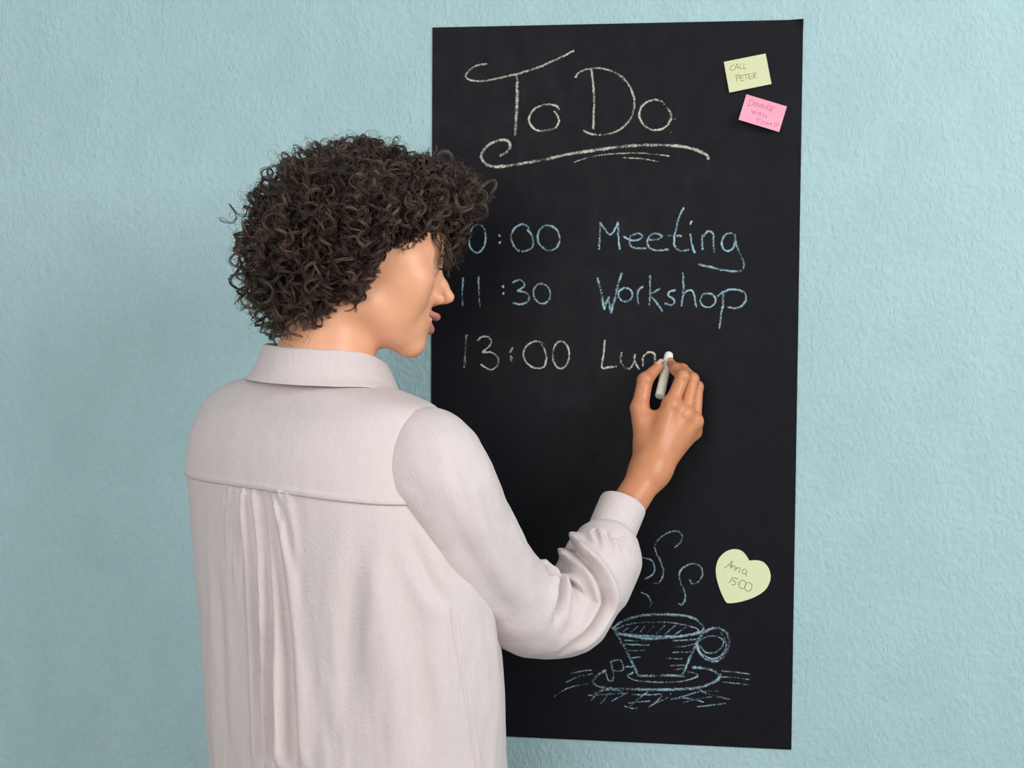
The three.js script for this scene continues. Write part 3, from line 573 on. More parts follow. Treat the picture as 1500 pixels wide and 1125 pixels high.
const eyeMat = new THREE.MeshPhysicalMaterial({ color: lin(0.7, 0.66, 0.62), roughness: 0.15 }), irisMat = new THREE.MeshPhysicalMaterial({ color: lin(0.05, 0.025, 0.012), roughness: 0.1 });
const lashMat = new THREE.MeshStandardMaterial({ color: lin(0.012, 0.008, 0.006), roughness: 0.6 });
for (const s of [1, -1]) {
  const g = new THREE.SphereGeometry(0.0117, 24, 16); const c = headW(s * 0.031, 0.0115, 0.0788); g.translate(c.x, c.y, c.z);
  const eye = addPart('eye', g, eyeMat);
  const ig = new THREE.SphereGeometry(0.0062, 16, 12), ic = headW(s * 0.031, 0.0105, 0.0848); ig.translate(ic.x, ic.y, ic.z); addPart('iris', ig, irisMat, eye);
  const L = [];
  for (let k = 0; k < 26; k++) { const t = k / 25, x = s * mix(0.0195, 0.0445, t), z = 0.0918 - (t - 0.45) ** 2 * 0.028, a = headW(x, 0.0135, z), b = headW(x + s * 0.0035 * t, 0.0115, z + 0.006), e = headW(x + s * 0.005 * t, 0.0145, z + 0.0095); L.push(new THREE.TubeGeometry(new THREE.QuadraticBezierCurve3(a, b, e), 5, 0.00032, 4)); }
  addPart('eyelashes', mergeGeometries(L), lashMat);
  const Bw = [];
  for (let k = 0; k < 60; k++) { const t = rnd(), x = s * mix(0.010, 0.036, t), y = 0.031 + 0.005 * Math.sin(t * 2.4) + rr(-0.0025, 0.0025), z = 0.0968 - t * 0.0105, a = headW(x, y, z), e = headW(x + s * 0.007, y + 0.002, z - 0.002); Bw.push(new THREE.TubeGeometry(new THREE.LineCurve3(a, e), 2, 0.0003, 4)); }
  addPart('eyebrow', mergeGeometries(Bw), lashMat);
}
const nailMat = new THREE.MeshPhysicalMaterial({ color: lin(0.72, 0.42, 0.33), roughness: 0.25, clearcoat: 0.4 });
function nail(D, T, out, r, len) {
  const dir = T.clone().sub(D).normalize(), o = out.clone().addScaledVector(dir, -out.dot(dir)).normalize(), s = V(0, 0, 0).crossVectors(dir, o);
  const g = gridGeo(10, 10, (u, v) => { const a = (u - 0.5) * 1.7, l = (v - 0.28) * len + 0.0006 - (v > 0.8 ? (v - 0.8) * Math.abs(a) * 0.006 : 0); return T.clone().addScaledVector(dir, l).addScaledVector(s, Math.sin(a) * r * 0.95).addScaledVector(o, Math.cos(a) * r * 1.02 - Math.max(0, v - 0.5) * 0.001); });
  addPart('fingernail', g, nailMat);
}
nail(J.iD, J.iT, V(0.25, 0.85, 0.45), 0.0066, 0.011);
nail(J.tI, J.tT, V(-0.6, 0.35, 0.75), 0.0068, 0.013);

// --- chalk stick (a thing of its own, held between finger and thumb)
{
  const a = P(980.5, 516.5, 0.004), b = P(966.5, 581, 0.052), dir = b.clone().sub(a), len = dir.length(), r = 0.0063, pts = [[0, 0], [r * 0.55, 0.0006], [r * 0.86, 0.0026], [r * 0.98, 0.006], [r, 0.012]];
  const prof = pts.map(([x, y]) => new THREE.Vector2(x, y)); prof.push(new THREE.Vector2(r * 1.04, len - 0.0012), new THREE.Vector2(r * 0.95, len), new THREE.Vector2(0, len));
  const g = new THREE.LatheGeometry(prof, 36); g.computeVertexNormals();
  const m = mesh('chalk_stick', g, new THREE.MeshStandardMaterial({ color: lin(0.88, 0.86, 0.74), roughness: 0.95, bumpMap: skinBump, bumpScale: 0.0002 }));
  m.quaternion.setFromUnitVectors(V(0, 1, 0), dir.clone().normalize()); m.position.copy(a);
  tag(m, 'cream white chalk stick held between thumb and forefinger', 'chalk');
}

// --- blouse
const CN = 512, c1 = tileNoise(CN, 96, 26, 41), c2 = tileNoise(CN, 46, 60, 42), c3 = tileNoise(CN, 20, 12, 43), c4 = tileNoise(CN, 256, 256, 44);
const clothBump = texFrom(CN, CN, (i, j) => { const k = j * CN + i, s = j * CN + ((i + Math.round((c3[k] - 0.5) * 60) + CN) % CN), v = 128 + 125 * ((c1[s] - 0.5) * 0.75 + (c2[k] - 0.5) * 0.45 + (c4[k] - 0.5) * 0.22); return [v, v, v]; });
clothBump.repeat.set(1 / 0.16, 1 / 0.16);
const clothMap = texFrom(CN, CN, (i, j) => { const k = j * CN + i, v = (c4[k] - 0.5) * 7 + (c1[k] - 0.5) * 3; return [213 + v, 200 + v, 198 + v]; }, true);
clothMap.repeat.set(1 / 0.16, 1 / 0.16);
const cloth = new THREE.MeshPhysicalMaterial({ map: clothMap, bumpMap: clothBump, bumpScale: 0.0006, roughness: 0.82, sheen: 0.2, sheenColor: lin(0.9, 0.85, 0.85), sheenRoughness: 0.6 });
const blouse = new THREE.Group(); blouse.name = 'blouse'; person.add(blouse);
blouse.userData.label = 'pale pink crepe blouse with gathered back yoke';
// rows: pixel row, left edge, right edge of the torso, half depth in metres
const rowsPx = [[1330, 330, 752, 0.142], [1125, 313, 733, 0.138], [1000, 303, 728, 0.136], [940, 298, 723, 0.134], [850, 290, 712, 0.132], [790, 286, 700, 0.130], [720, 282, 682, 0.128], [690, 280, 668, 0.125], [650, 283, 655, 0.117], [620, 290, 645, 0.106], [600, 299, 638, 0.094], [585, 308, 622, 0.082], [572, 323, 590, 0.074], [560, 346, 556, 0.067], [548, 378, 540, 0.060], [530, 398, 530, 0.055]];
const PHI = 43 * Math.PI / 180;
const rows = rowsPx.map(([py, l, r, b]) => { const A = P(l, py, 0.305), B = P(r, py, 0.305), hw = (B.x - A.x) / 2 * 0.975, a = Math.sqrt(Math.max(0.0005, (hw * hw - (b * Math.sin(PHI)) ** 2))) / Math.cos(PHI); return [(A.y + B.y) / 2, (A.x + B.x) / 2, a, b]; });
const YH = rows[0][0], YT = rows[rows.length - 1][0], YSEAM = 1.300;
function torso(th, y, off = 0) {                           // th = 0 at the centre of the back, + towards her right
  const cx = table(rows, y, 1), a = table(rows, y, 2) + off, b = table(rows, y, 3) + off, s = Math.sin(th), c = Math.cos(th), n = 2 / 2.25;
  const sx = Math.sign(s) * Math.pow(Math.abs(s), n) * a, sz = Math.sign(c) * Math.pow(Math.abs(c), n) * b;
  return V(cx, y, 0.305).addScaledVector(bR, sx).addScaledVector(bF, -sz);
}
const seamY = th => YSEAM + 0.013 * (1 - sstep(-0.2, 1.2, th));
function clothNoise(p, k) {                                 // soft long wrinkles, mostly upright
  return k * (0.0022 * nz(p.x * 26, p.y * 5, p.z * 26) + 0.0012 * nz(p.x * 60, p.y * 16, p.z * 60) + 0.0004 * nz(p.x * 110, p.y * 30, p.z * 110));
}
{
  const NU = 560, NV = 240;
  const lower = gridGeo(NU, NV, (u, v) => {
    const th = (u - 0.5) * 2 * Math.PI, y = mix(YH, seamY(th) + 0.004, v), p = torso(th, y), hang = sstep(0, 0.35, 1 - v);
    const o = p.clone().sub(V(table(rows, y, 1), y, 0.305)).normalize();
    const fold = 0.0035 * hang * Math.sin(th * 9 + 2.2 * nz(th * 1.3, y * 2, 4)) * (1 - Math.exp(-((th / 0.6) ** 2)));
    return p.addScaledVector(o, clothNoise(p, 0.5 + hang) + fold - 0.0006);
  }, 1.05, 0.62);
  crease(lower, [
    { pts: [[343, 712], [341, 760], [340, 840]], d: 0.005, w: 0.004, b: 0.6, t0: 0.02, t1: 0.6 },
    { pts: [[352, 713], [352, 790], [355, 900]], d: 0.006, w: 0.0042, b: 0.6, t0: 0.02, t1: 0.6 },
    { pts: [[365, 714], [374, 800], [381, 950], [386, 1140]], d: 0.0085, w: 0.0055, b: 0.6, t0: 0.02, t1: 0.1 },
    { pts: [[378, 715], [389, 800], [397, 900], [400, 1140]], d: 0.011, w: 0.006, b: 0.6, t0: 0.02, t1: 0.1 },
    { pts: [[392, 717], [407, 830], [421, 960], [430, 1140]], d: 0.009, w: 0.0075, b: 0.6, t0: 0.02, t1: 0.1 },
    { pts: [[403, 718], [410, 745], [415, 790]], d: 0.006, w: 0.0036, t0: 0.02, t1: 0.6 },
    { pts: [[412, 719], [422, 780], [430, 850]], d: 0.005, w: 0.0042, t0: 0.02, t1: 0.6 },
    { pts: [[334, 711], [328, 760]], d: 0.002, w: 0.003, t0: 0.02, t1: 0.6 },
    { pts: [[596, 765], [612, 815], [640, 868], [665, 900]], d: 0.004, w: 0.008, t0: 0.3, t1: 0.3 },
    { pts: [[545, 735], [528, 800], [515, 900], [505, 1060]], d: 0.004, w: 0.013, t0: 0.4, t1: 0.4 },
    { pts: [[585, 800], [600, 900], [612, 1000], [620, 1130]], d: 0.005, w: 0.014, t0: 0.4, t1: 0.3 },
    { pts: [[318, 780], [322, 900], [332, 1100]], d: 0.003, w: 0.009, t0: 0.4, t1: 0.2 },
    { pts: [[660, 892], [672, 960], [686, 1040], [702, 1140]], d: 0.0022, w: 0.0022, b: 0.5, t0: 0.02, t1: 0.02 },
  ]);
  addPart('back_panel', lower, cloth, blouse);
  const yoke = gridGeo(NU, 110, (u, v) => {
    const th = (u - 0.5) * 2 * Math.PI, ys = seamY(th), y = mix(ys, YT, v), p = torso(th, y, 0.0012 * (1 - v)), o = p.clone().sub(V(table(rows, y, 1), y, 0.305)).normalize();
    return p.addScaledVector(o, clothNoise(p, 0.4) + 0.0012 * Math.exp(-(((y - ys - 0.004) / 0.003) ** 2)));
  }, 1.05, 0.2);
  addPart('yoke', yoke, cloth, blouse);
  // the turned-under edge and stitching of the yoke
  const pts = []; for (let k = 0; k <= 160; k++) { const th = mix(-1.9, 1.9, k / 160), ys = seamY(th), p = torso(th, ys, 0.0012), o = p.clone().sub(V(table(rows, ys, 1), ys, 0.305)).normalize(); pts.push(p.addScaledVector(o, clothNoise(p, 0.4))); }
  addPart('yoke_seam', new THREE.TubeGeometry(new THREE.CatmullRomCurve3(pts), 320, 0.0009, 6), cloth, blouse);
}
// sleeves: sections [px, py, z, half width across, half width in depth]
function sleeveGeo(sec, NU, NV, wr, len) {
  const C = new THREE.CatmullRomCurve3(sec.map(s => s[0]), false, 'centripetal'), n = sec.length - 1, toCam = V(0.15, 0.1, 1).normalize();
  return gridGeo(NU, NV, (u, v) => {
    const t = v, c = C.getPoint(t), T = C.getTangent(t), W = toCam.clone().addScaledVector(T, -toCam.dot(T)).normalize(), U = V(0, 0, 0).crossVectors(T, W);
    const x = t * n, ru = table(sec.map((s, i) => [i, s[1]]), x, 1), rv = table(sec.map((s, i) => [i, s[2]]), x, 1), a = u * 2 * Math.PI - Math.PI / 2, ca = Math.cos(a), sa = Math.sin(a);
    const o = U.clone().multiplyScalar(ca).addScaledVector(W, sa), f = wr(a, t), p = c.addScaledVector(U, ca * (ru + f)).addScaledVector(W, sa * (rv + f));
    return p.addScaledVector(o, 0.0011 * nz(p.x * 55, p.y * 40, p.z * 55) + 0.0014 * nz(p.x * 22, p.y * 18, p.z * 22));
  }, 0.36, len, true);
}
const S = (px, py, z, a, b) => [P(px, py, z), a, b];
const sleeveSec = [S(604, 672, 0.372, 0.060, 0.050), S(622, 680, 0.385, 0.066, 0.056), S(646, 710, 0.388, 0.063, 0.060), S(680, 787, 0.362, 0.062, 0.062), S(731, 858, 0.312, 0.058, 0.058), S(786, 900, 0.266, 0.053, 0.056), S(834, 897, 0.234, 0.051, 0.056), S(866, 855, 0.208, 0.049, 0.054), S(884, 818, 0.186, 0.049, 0.052), S(892, 794, 0.172, 0.042, 0.045), S(896, 783, 0.164, 0.031, 0.034), S(899, 776, 0.160, 0.0285, 0.031)];
{
  const g = sleeveGeo(sleeveSec, 240, 330, (a, t) => {
    const gath = sstep(0.80, 0.97, t), el = Math.exp(-(((t - 0.6) / 0.1) ** 2));
    return gath * (1 - sstep(0.985, 1, t) * 0.6) * 0.0017 * Math.sin(a * 9 + 2.5 * Math.sin(a * 2)) + el * 0.002 * Math.sin(t * 60 + a * 2);
  }, 0.62);
  crease(g, [
    { pts: [[800, 832], [812, 845], [819, 875], [816, 905], [806, 925]], d: 0.013, w: 0.006, b: 0.55, t0: 0.05, t1: 0.5 },
    { pts: [[818, 828], [840, 842], [858, 868], [872, 895]], d: 0.004, w: 0.009, b: 0.4, t0: 0.1, t1: 0.5 },
    { pts: [[832, 796], [846, 812], [866, 832], [884, 862], [886, 886], [868, 916], [840, 944], [818, 962]], d: 0.013, w: 0.0055, b: 0.7, t0: 0.04, t1: 0.25 },
    { pts: [[845, 788], [866, 800], [880, 815]], d: 0.003, w: 0.007, t0: 0.3, t1: 0.5 },
    { pts: [[720, 770], [760, 830], [790, 880]], d: 0.003, w: 0.012, t0: 0.4, t1: 0.4 },
    { pts: [[640, 700], [680, 800], [740, 890], [790, 930]], d: 0.0028, w: 0.012, t0: 0.4, t1: 0.4 },
    { pts: [[690, 690], [720, 750], [745, 800]], d: 0.0025, w: 0.010, t0: 0.4, t1: 0.4 },
    { pts: [[655, 655], [676, 720], [700, 775]], d: 0.0018, w: 0.007, t0: 0.4, t1: 0.5 },
    { pts: [[612, 770], [650, 840], [700, 895], [750, 930]], d: 0.0022, w: 0.008, t0: 0.4, t1: 0.4 },
    { pts: [[803, 838], [830, 850], [848, 872], [852, 900]], d: 0.0045, w: 0.005, b: 0.5, t0: 0.05, t1: 0.6 },
    { pts: [[742, 735], [762, 775], [778, 812]], d: 0.003, w: 0.007, t0: 0.3, t1: 0.4 },
    { pts: [[870, 775], [876, 790], [880, 808]], d: 0.003, w: 0.003, t0: 0.05, t1: 0.7 },
    { pts: [[886, 779], [893, 795], [898, 815]], d: 0.003, w: 0.003, t0: 0.05, t1: 0.7 },
    { pts: [[905, 787], [912, 804], [915, 820]], d: 0.003, w: 0.003, t0: 0.05, t1: 0.7 },
  ]);
  addPart('sleeve', g, cloth, blouse);
  const LS = [[SHL.clone().addScaledVector(bR, 0.05), 0.04, 0.04], [SHL.clone().addScaledVector(bR, 0.02), 0.046, 0.045], [SHL.clone().lerp(ELL, 0.4), 0.055, 0.055], [SHL.clone().lerp(ELL, 0.9), 0.05, 0.05], [ELL.clone().lerp(WRL, 0.3), 0.046, 0.046], [ELL.clone().lerp(WRL, 0.7), 0.042, 0.042], [ELL.clone().lerp(WRL, 0.84), 0.031, 0.031]];
  addPart('sleeve', sleeveGeo(LS, 80, 120, (a, t) => 0.002 * Math.sin(a * 5 + t * 20) * t, 0.6), cloth, blouse);
  // cuffs: a stiff band with folded edges and a line of stitching
  const cuff = (A, B, ra, rb, flat) => {
    const T = B.clone().sub(A).normalize(), W = V(0.15, 0.1, 1).addScaledVector(T, -V(0.15, 0.1, 1).dot(T)).normalize(), U = V(0, 0, 0).crossVectors(T, W), L = A.distanceTo(B);
    const prof = [[-0.002, 0], [0.0008, 0], [0.0014, 0.001], [0.0012, 0.0028], [0.0016, 0.005], [0.0016, L - 0.004], [0.0012, L - 0.0015], [0.0008, L], [-0.0006, L], [-0.0014, L - 0.002], [-0.0016, L * 0.5], [-0.002, 0]];
    const g = gridGeo(96, prof.length - 1, (u, v) => { const a = u * 2 * Math.PI - Math.PI / 2, k = Math.round(v * (prof.length - 1)), r = mix(ra, rb, prof[k][1] / L) + prof[k][0]; return A.clone().addScaledVector(T, prof[k][1]).addScaledVector(U, Math.cos(a) * r).addScaledVector(W, Math.sin(a) * r * flat); }, 0.2, 0.09, true);
    const c = addPart('cuff', g, cloth, blouse);
    return c;
  };
  cuff(P(895, 781, 0.163), P(913, 738, 0.140), 0.0295, 0.0295, 1.08);
  cuff(ELL.clone().lerp(WRL, 0.82), WRL.clone().lerp(ELL, 0.03), 0.030, 0.029, 1);
  // armhole seam, where the sleeve is set in
}
// collar: folded band around the neck, open at the front
{
  const yF = 0.0, cC = P(470, 516, 0.308);
  const ring = (th, k) => {                                 // th 0 = back; profile k: inner foot, stand, fold, fall, edge
    const front = sstep(1.35, 3.0, Math.abs(th)), yb = cC.y + 0.006 - 0.002 * (1 - Math.cos(th)) - 0.034 * front - 0.003 * Math.sin(th);
    const prof = [[0.060, 0.060, -0.028], [0.0625, 0.062, -0.010], [0.0655, 0.0645, 0.0008], [0.0672, 0.0665, 0.0024], [0.0692, 0.0685, 0.0012], [0.0745, 0.074, -0.012], [0.0835, 0.081, -0.030 - 0.004 * front], [0.0925, 0.0885, -0.0385 - 0.020 * front], [0.0929, 0.0888, -0.0398 - 0.020 * front], [0.0917, 0.0878, -0.0396 - 0.020 * front], [0.079, 0.0775, -0.024]];
    const n = prof.length - 1, x = k * n, i = Math.min(n - 1, Math.floor(x)), t = x - i, q = [0, 1, 2].map(m => mix(prof[i][m], prof[i + 1][m], t));
    return V(cC.x, yb + q[2], cC.z).addScaledVector(bR, Math.sin(th) * q[0]).addScaledVector(bF, -Math.cos(th) * q[1] + front * 0.034);
  };
  const g = gridGeo(160, 60, (u, v) => { const p = ring((u - 0.5) * 2 * 3.0, v); return p.addScaledVector(V(0, 1, 0), 0.0012 * nz(p.x * 30, p.y * 30, p.z * 30)); }, 0.45, 0.12);
  addPart('collar', g, cloth, blouse);
}

// --- trousers and shoes, below the frame
{
  const hip = s => V(-0.285, 0.90, 0.305).addScaledVector(bR, s * 0.085), knee = s => V(-0.285, 0.48, 0.305).addScaledVector(bR, s * 0.095).addScaledVector(bF, 0.01), ank = s => V(-0.285, 0.09, 0.315).addScaledVector(bR, s * 0.10).addScaledVector(bF, -0.02);
  const g = surfaceNets((x, y, z) => { let d = 1; for (const s of [-1, 1]) { d = smin(d, coneV(x, y, z, hip(s), knee(s), 0.088, 0.062), 0.02); d = smin(d, coneV(x, y, z, knee(s), ank(s), 0.062, 0.045), 0.02); } d = smin(d, coneV(x, y, z, V(-0.285, 0.9, 0.305), V(-0.285, 1.0, 0.305), 0.1, 0.09), 0.05); return Math.max(d, 0.05 - y); }, V(-0.52, 0.03, 0.08), V(-0.06, 1.1, 0.55), 0.012);
  addPart('trousers', g, new THREE.MeshStandardMaterial({ color: lin(0.03, 0.035, 0.05), roughness: 0.9 }));
  for (const s of [-1, 1]) {
    const a = ank(s), heel = a.clone().setY(0.035).addScaledVector(bF, -0.025), toe = a.clone().setY(0.028).addScaledVector(bF, 0.16);
    const sg = surfaceNets((x, y, z) => { let d = coneV(x, y, z, heel, toe, 0.036, 0.034); d = smin(d, coneV(x, y, z, a, heel, 0.036, 0.036), 0.02); return smax(smax(d, 0.001 - y, 0.004), y - 0.1, 0.004); }, V(Math.min(heel.x, toe.x) - 0.06, -0.006, Math.min(heel.z, toe.z) - 0.06), V(Math.max(heel.x, toe.x) + 0.06, 0.12, Math.max(heel.z, toe.z) + 0.06), 0.007);
    addPart('shoe', sg, new THREE.MeshStandardMaterial({ color: lin(0.02, 0.02, 0.02), roughness: 0.5 }));
  }
}

// --- hair: an inner mass under thousands of curled locks
const vA = V(0.978, 0, -0.208), vB = V(0.208, 0, 0.978), HC = P(518, 332, 0.305);
function hairEnv(x, y, z) {                                 // outer shape of the hair
  const dx = x - HC.x, dy = y - HC.y, dz = z - HC.z, a = dx * vA.x + dz * vA.z, b = dx * vB.x + dz * vB.z, c = dy;
  let d = ell(a, c, b, 0.004, 0.012, 0, 0.133, 0.103, 0.112);
  d = smin(d, ell(a, c, b, -0.052, -0.022, 0, 0.086, 0.078, 0.100), 0.03);
  d = smin(d, ell(a, c, b, -0.058, -0.078, 0, 0.062, 0.045, 0.080), 0.03);
  d = smin(d, ell(a, c, b, 0.112, 0.045, -0.01, 0.042, 0.050, 0.070), 0.03);
  d = smin(d, ell(a, c, b, 0.122, 0.004, -0.01, 0.032, 0.045, 0.060), 0.02);
  return d;
}
{
  const strands = [];
  let vc = 0; const posA = [], nrmA = [], colA = [], idxA = [];
  const tmp = V(0, 0, 0);
  function strand(pts, r0, col) {                           // three-sided tapering tube
    const n = pts.length, base = vc; let N = V(0.31, 0.77, 0.55);
    for (let i = 0; i < n; i++) {
      const T = tmp.subVectors(pts[Math.min(n - 1, i + 1)], pts[Math.max(0, i - 1)]).normalize();
      N = N.clone().addScaledVector(T, -N.dot(T)); if (N.lengthSq() < 1e-6) N.set(T.y, T.z, T.x).addScaledVector(T, -T.dot(V(T.y, T.z, T.x))); N.normalize();
      const Bx = T.y * N.z - T.z * N.y, By = T.z * N.x - T.x * N.z, Bz = T.x * N.y - T.y * N.x, t = i / (n - 1), r = r0 * (t < 0.75 ? 1 : mix(1, 0.25, (t - 0.75) / 0.25));
      for (let k = 0; k < 3; k++) {
        const c = Math.cos(k * 2.0944), s = Math.sin(k * 2.0944), nx = N.x * c + Bx * s, ny = N.y * c + By * s, nzz = N.z * c + Bz * s;
        posA.push(pts[i].x + nx * r, pts[i].y + ny * r, pts[i].z + nzz * r); nrmA.push(nx, ny, nzz); colA.push(col[0], col[1], col[2]); vc++;
      }
      if (i) for (let k = 0; k < 3; k++) { const a = base + (i - 1) * 3 + k, b = base + (i - 1) * 3 + (k + 1) % 3, c = a + 3, d = b + 3; idxA.push(a, b, c, b, d, c); }
    }
  }
  const DOWN = V(0, -1, 0);
  const cran = V(0, 0, 0).copy(headW(0, 0.040, -0.004));
  const EDGE = [[-0.085, -0.035], [-0.06, 0.000], [-0.03, 0.010], [-0.014, 0.013], [0.005, 0.015], [0.017, 0.019], [0.034, 0.035], [0.043, 0.058], [0.055, 0.082], [0.07, 0.12], [0.09, 0.2]];
  const hairline = (x, y, z) => y > -0.070 && z < table(EDGE, y, 1) - 0.002 - (y < -0.02 ? 0.02 : 0) && (y < 0.055 || z < 0.082);   // where hair grows on the scalp (head frame)
  const faceOpen = (p, m) => {                                // keep curls off the cheek, eye and mouth
    const [x, y, z] = headLocal(p.x, p.y, p.z); return z + m > table(EDGE, y - 0.3 * m, 1) && x > -0.06;
  };
  const palette = [[0.024, 0.014, 0.0096], [0.042, 0.024, 0.0165], [0.066, 0.038, 0.026], [0.10, 0.058, 0.039], [0.15, 0.087, 0.060]];
  function lock(root, nrm, gap, len, opts = {}, path) {
    if (path) { root = path[0]; nrm = hU; }
    const fly = opts.fly, jitter = V(gauss(), gauss(), gauss()).multiplyScalar(0.6), side = jitter.addScaledVector(nrm, -jitter.dot(nrm));
    const lift = gap * (opts.lift ?? Math.pow(rnd(), 0.55)), fall = len * 0.62;
    const tang = DOWN.clone().multiplyScalar(opts.down ?? rr(0.3, 1)).addScaledVector(side, rr(0.3, 1.0)); tang.addScaledVector(nrm, -Math.max(0, tang.dot(nrm) - 0.2)).normalize(); if (opts.dir) tang.copy(opts.dir); if (opts.push) tang.addScaledVector(hF, -opts.push).normalize();
    const g0 = root.clone(), g1 = root.clone().addScaledVector(nrm, lift * 0.75).addScaledVector(tang, fall * 0.12), g2 = root.clone().addScaledVector(nrm, lift).addScaledVector(tang, fall * 0.5), g3 = root.clone().addScaledVector(nrm, lift * (opts.tail ?? rr(0.75, 1.0))).addScaledVector(tang, fall);
    const R = opts.R ?? rr(0.0045, 0.0105);
    if (opts.open !== true && (faceOpen(g3, R * 0.7) || faceOpen(g2, R * 0.7) || faceOpen(g1, R * 0.5))) return false;
    const C = new THREE.CatmullRomCurve3(path ?? [g0, g1, g2, g3]), turns = fall / rr(0.015, 0.026) + 0.5, ph = rnd() * 6.28, hand = rnd() < 0.5 ? 1 : -1;
    const ns = opts.n ?? 9, seg = opts.seg ?? 24, tone = palette[Math.min(4, Math.floor(Math.pow(rnd(), 1.3) * 5))];
    const frames = []; let N = V(0.4, 0.3, 0.86);
    for (let i = 0; i <= seg; i++) { const t = i / seg, p = C.getPoint(t), T = C.getTangent(t); N = N.clone().addScaledVector(T, -N.dot(T)).normalize(); frames.push([p, N, V(0, 0, 0).crossVectors(T, N)]); }
    for (let s = 0; s < ns; s++) {
      const dp = rr(-0.36, 0.36), dr = rr(-0.0013, 0.0013), dl = rr(-0.0019, 0.0019), w = rr(0.8, 1.2), pts = [], frizz = rr(0, 0.0012), fs = rnd() * 50;
      for (let i = 0; i <= seg; i++) {
        const t = i / seg, [p, n, b] = frames[i], a = ph + dp + hand * turns * 6.283 * t, rad = (R + dr) * sstep(0, 0.3, t) * (1 - 0.25 * t) + 0.0004, ca = Math.cos(a) * rad, sa = Math.sin(a) * rad + dl;
        pts.push(V(p.x + n.x * ca + b.x * sa + frizz * nz(t * 6, fs, 1), p.y + n.y * ca + b.y * sa + frizz * nz(t * 6, fs, 2), p.z + n.z * ca + b.z * sa + frizz * nz(t * 6, fs, 3)));
      }
      strand(pts, (fly ? 0.0002 : 0.00040) * w, tone.map(c => c * rr(0.8, 1.2)));
    }
    return true;
  }
  function rootAt(dir) {                                     // scalp point along a head-frame direction
    const k = 1 / Math.sqrt((dir.x / 0.070) ** 2 + (dir.y / 0.083) ** 2 + (dir.z / 0.092) ** 2), l = dir.clone().multiplyScalar(k); return [l.x, l.y + 0.040, l.z - 0.004];
  }
  function envGap(p, n) { let t = 0.005; while (t < 0.12 && hairEnv(p.x + n.x * t, p.y + n.y * t, p.z + n.z * t) < 0) t += 0.003; return t; }
  let made = 0, tries = 0;
  while (made < 1150 && tries++ < 20000) {
    const d = V(gauss(), gauss(), gauss()).normalize(), [x, y, z] = rootAt(d);
    if (!hairline(x, y, z)) continue;
    if (x < -0.02 && rnd() < 0.55) continue;                 // far side needs fewer
    const w = headW(x, y, z), nrm = w.clone().sub(cran).normalize(), gap = envGap(w, nrm);
    if (lock(w, nrm, gap, rr(0.045, 0.10)) || lock(w, nrm, gap, rr(0.04, 0.07), { push: rr(0.6, 1.4) }) || lock(w, nrm, gap * 0.6, rr(0.02, 0.045), { push: 2.2, down: 0, R: rr(0.003, 0.006) })) made++;
  }
  // nape and fringe curls
  for (let k = 0; k < 130; k++) { const w = headW(rr(-0.045, 0.058), rr(-0.050, -0.015), rr(-0.085, -0.03)), nrm = w.clone().sub(headW(0, -0.02, -0.02)).setY(0).normalize(); lock(w, nrm, rr(0.006, 0.035), rr(0.03, 0.05), { down: 1 }); }
  // fringe: curls that fall forward over the brow
  for (let k = 0; k < 105; k++) {
    const x = rr(-0.045, 0.036), z0 = rr(0.058, 0.078), y1 = mix(0.004, 0.055, Math.pow(rnd(), 0.8)) + Math.max(0, x - 0.02) * 1.2, zf = rr(0.098, 0.122) - Math.max(0, -x) * 0.25 - Math.max(0, x) * 0.3, sx = rr(-0.012, 0.010);
    lock(null, null, 0, 0.075, { open: true, R: rr(0.0035, 0.0085) }, [headW(x, rr(0.082, 0.098), z0), headW(x + sx * 0.3, rr(0.085, 0.10), zf - 0.012), headW(x + sx * 0.7, mix(0.085, y1, 0.5), zf), headW(x + sx, y1, zf - rr(0, 0.008))]);
  }
  for (let k = 0; k < 9; k++) {                              // a few thin curls across the brow to the lashes
    const j = () => rr(-6, 6), z0 = 0.318 + rr(-0.004, 0.004), sh = rr(-4, 16);
    lock(null, null, 0, 0.05, { open: true, R: rr(0.001, 0.003), n: 5, seg: 30 }, [P(640 + j(), 322 + j(), z0), P(637 + j() + sh, 345 + j(), z0 + 0.004), P(646 + j() + sh, 366 + j(), z0), P(650 + sh + j() * 0.5, 380 + j() * 0.5, z0), P(640 + sh + j(), 389 + j() * 0.5, z0)]);
  }
  // short growth along the temple and in front of the ear
  for (let k = 0; k < 420; k++) {
    const y = rr(-0.005, 0.075), z = table(EDGE, y, 1) - rr(-0.003, 0.016); if (z > 0.088) continue;
    const ex = Math.sqrt(Math.max(0, 1 - ((y - 0.04) / 0.083) ** 2 - ((z + 0.004) / 0.092) ** 2)) * 0.070, fx = Math.sqrt(Math.max(0, 1 - ((y - 0.045) / 0.052) ** 2 - ((z - 0.033) / 0.062) ** 2)) * 0.060, x = Math.max(ex, fx);
    const w = headW(x - 0.001, y, z), nr = hR, t = V(0, 0, 0).addScaledVector(hF, -rr(0.3, 1)).addScaledVector(hU, rr(-0.6, 0.9)).normalize(), L = rr(0.012, 0.028), R0 = rr(0.002, 0.005);
    lock(null, null, 0, L * 1.8, { open: true, R: R0, n: rnd() < 0.5 ? 4 : 8, seg: 14, fly: rnd() < 0.4 }, [w, w.clone().addScaledVector(nr, 0.004).addScaledVector(t, L * 0.35), w.clone().addScaledVector(nr, 0.011).addScaledVector(t, L * 0.8), w.clone().addScaledVector(nr, rr(0.006, 0.02)).addScaledVector(t, L * 1.2)]);
  }
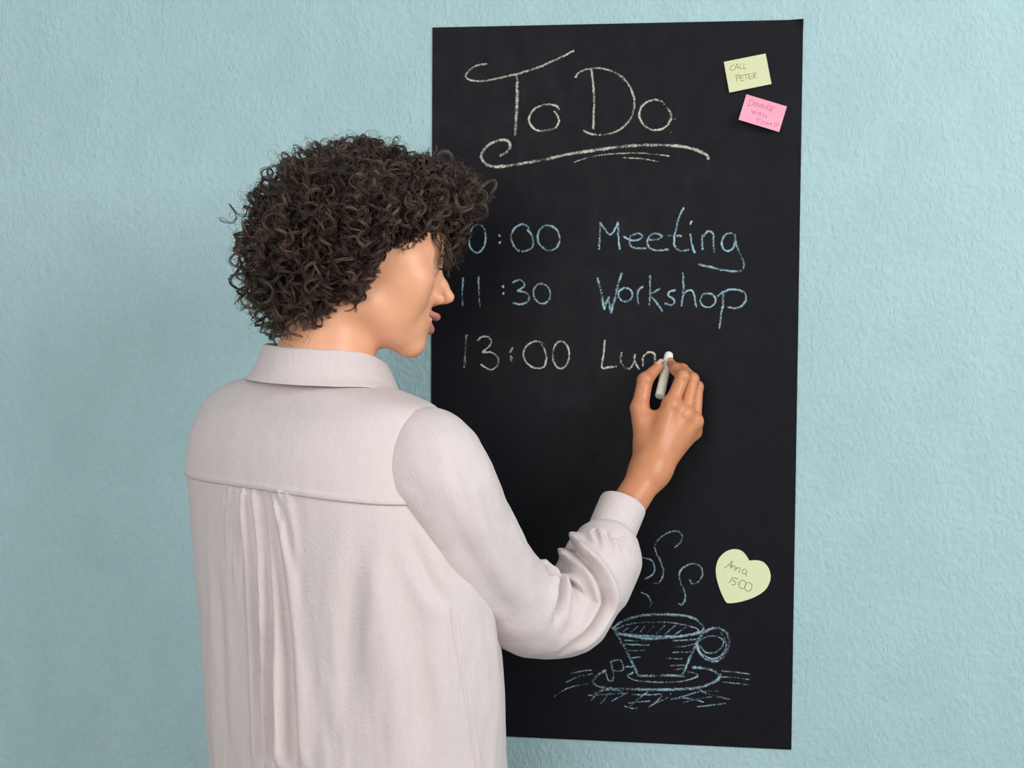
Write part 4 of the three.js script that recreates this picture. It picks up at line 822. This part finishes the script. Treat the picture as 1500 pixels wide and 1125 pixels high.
  // bigger loose ringlets that stand out from the outline
  for (let k = 0; k < 130; k++) { const d = V(gauss(), gauss(), gauss()).normalize(), [x, y, z] = rootAt(d); if (!hairline(x, y, z)) continue; const w = headW(x, y, z), nrm = w.clone().sub(cran).normalize(), gap = envGap(w, nrm); lock(w, nrm, gap * rr(1.0, 1.22), rr(0.05, 0.085), { n: 5, lift: 1, tail: rr(0.95, 1.1), R: rr(0.006, 0.0105), seg: 34 }); }
  // loose single hairs around the outline
  for (let k = 0; k < 1600; k++) { const d = V(gauss(), gauss(), gauss()).normalize(), [x, y, z] = rootAt(d); if (!hairline(x, y, z)) continue; const w = headW(x, y, z), nrm = w.clone().sub(cran).normalize(), gap = envGap(w, nrm); lock(w, nrm, gap * rr(0.85, 1.16), rr(0.03, 0.08), { fly: true, n: 1, lift: 1, R: rr(0.003, 0.01), seg: 20 }); }
  const hg = new THREE.BufferGeometry();
  hg.setAttribute('position', new THREE.Float32BufferAttribute(posA, 3)); hg.setAttribute('normal', new THREE.Float32BufferAttribute(nrmA, 3)); hg.setAttribute('color', new THREE.Float32BufferAttribute(colA, 3)); hg.setIndex(idxA);
  // inner mass
  const core = surfaceNets((x, y, z) => {
    const [a, b, c] = headLocal(x, y, z), out = hairEnv(x, y, z) + 0.028 + 0.006 * nz(x * 70, y * 70, z * 70);
    const scalp = ell(a, b, c, 0, 0.040, -0.004, 0.074, 0.087, 0.096);
    const face = Math.max(c - (Math.min(b > 0.08 ? 0.12 : 0.082, table(EDGE, b, 1) - 0.010)), -0.066 - b);
    return smax(smin(out, scalp, 0.01), face, 0.006);
  }, HC.clone().addScalar(-0.17), HC.clone().addScalar(0.17), 0.0035);
  core.deleteAttribute('uv'); paint(core, (x, y, z) => { const v = 1 + 0.6 * nz(x * 120, y * 120, z * 120); return [0.060 * v, 0.035 * v, 0.024 * v]; });
  const all = mergeGeometries([hg, core]);
  console.log('hair locks', made, 'hair triangles', all.index.count / 3);
  const hair = addPart('hair', all, new THREE.MeshPhysicalMaterial({ vertexColors: true, roughness: 0.38, specularIntensity: 1 }));
  hair.userData.label = 'short dense dark brown curls'; hair.userData.kind = 'stuff';
}

renderer.render(scene, camera);
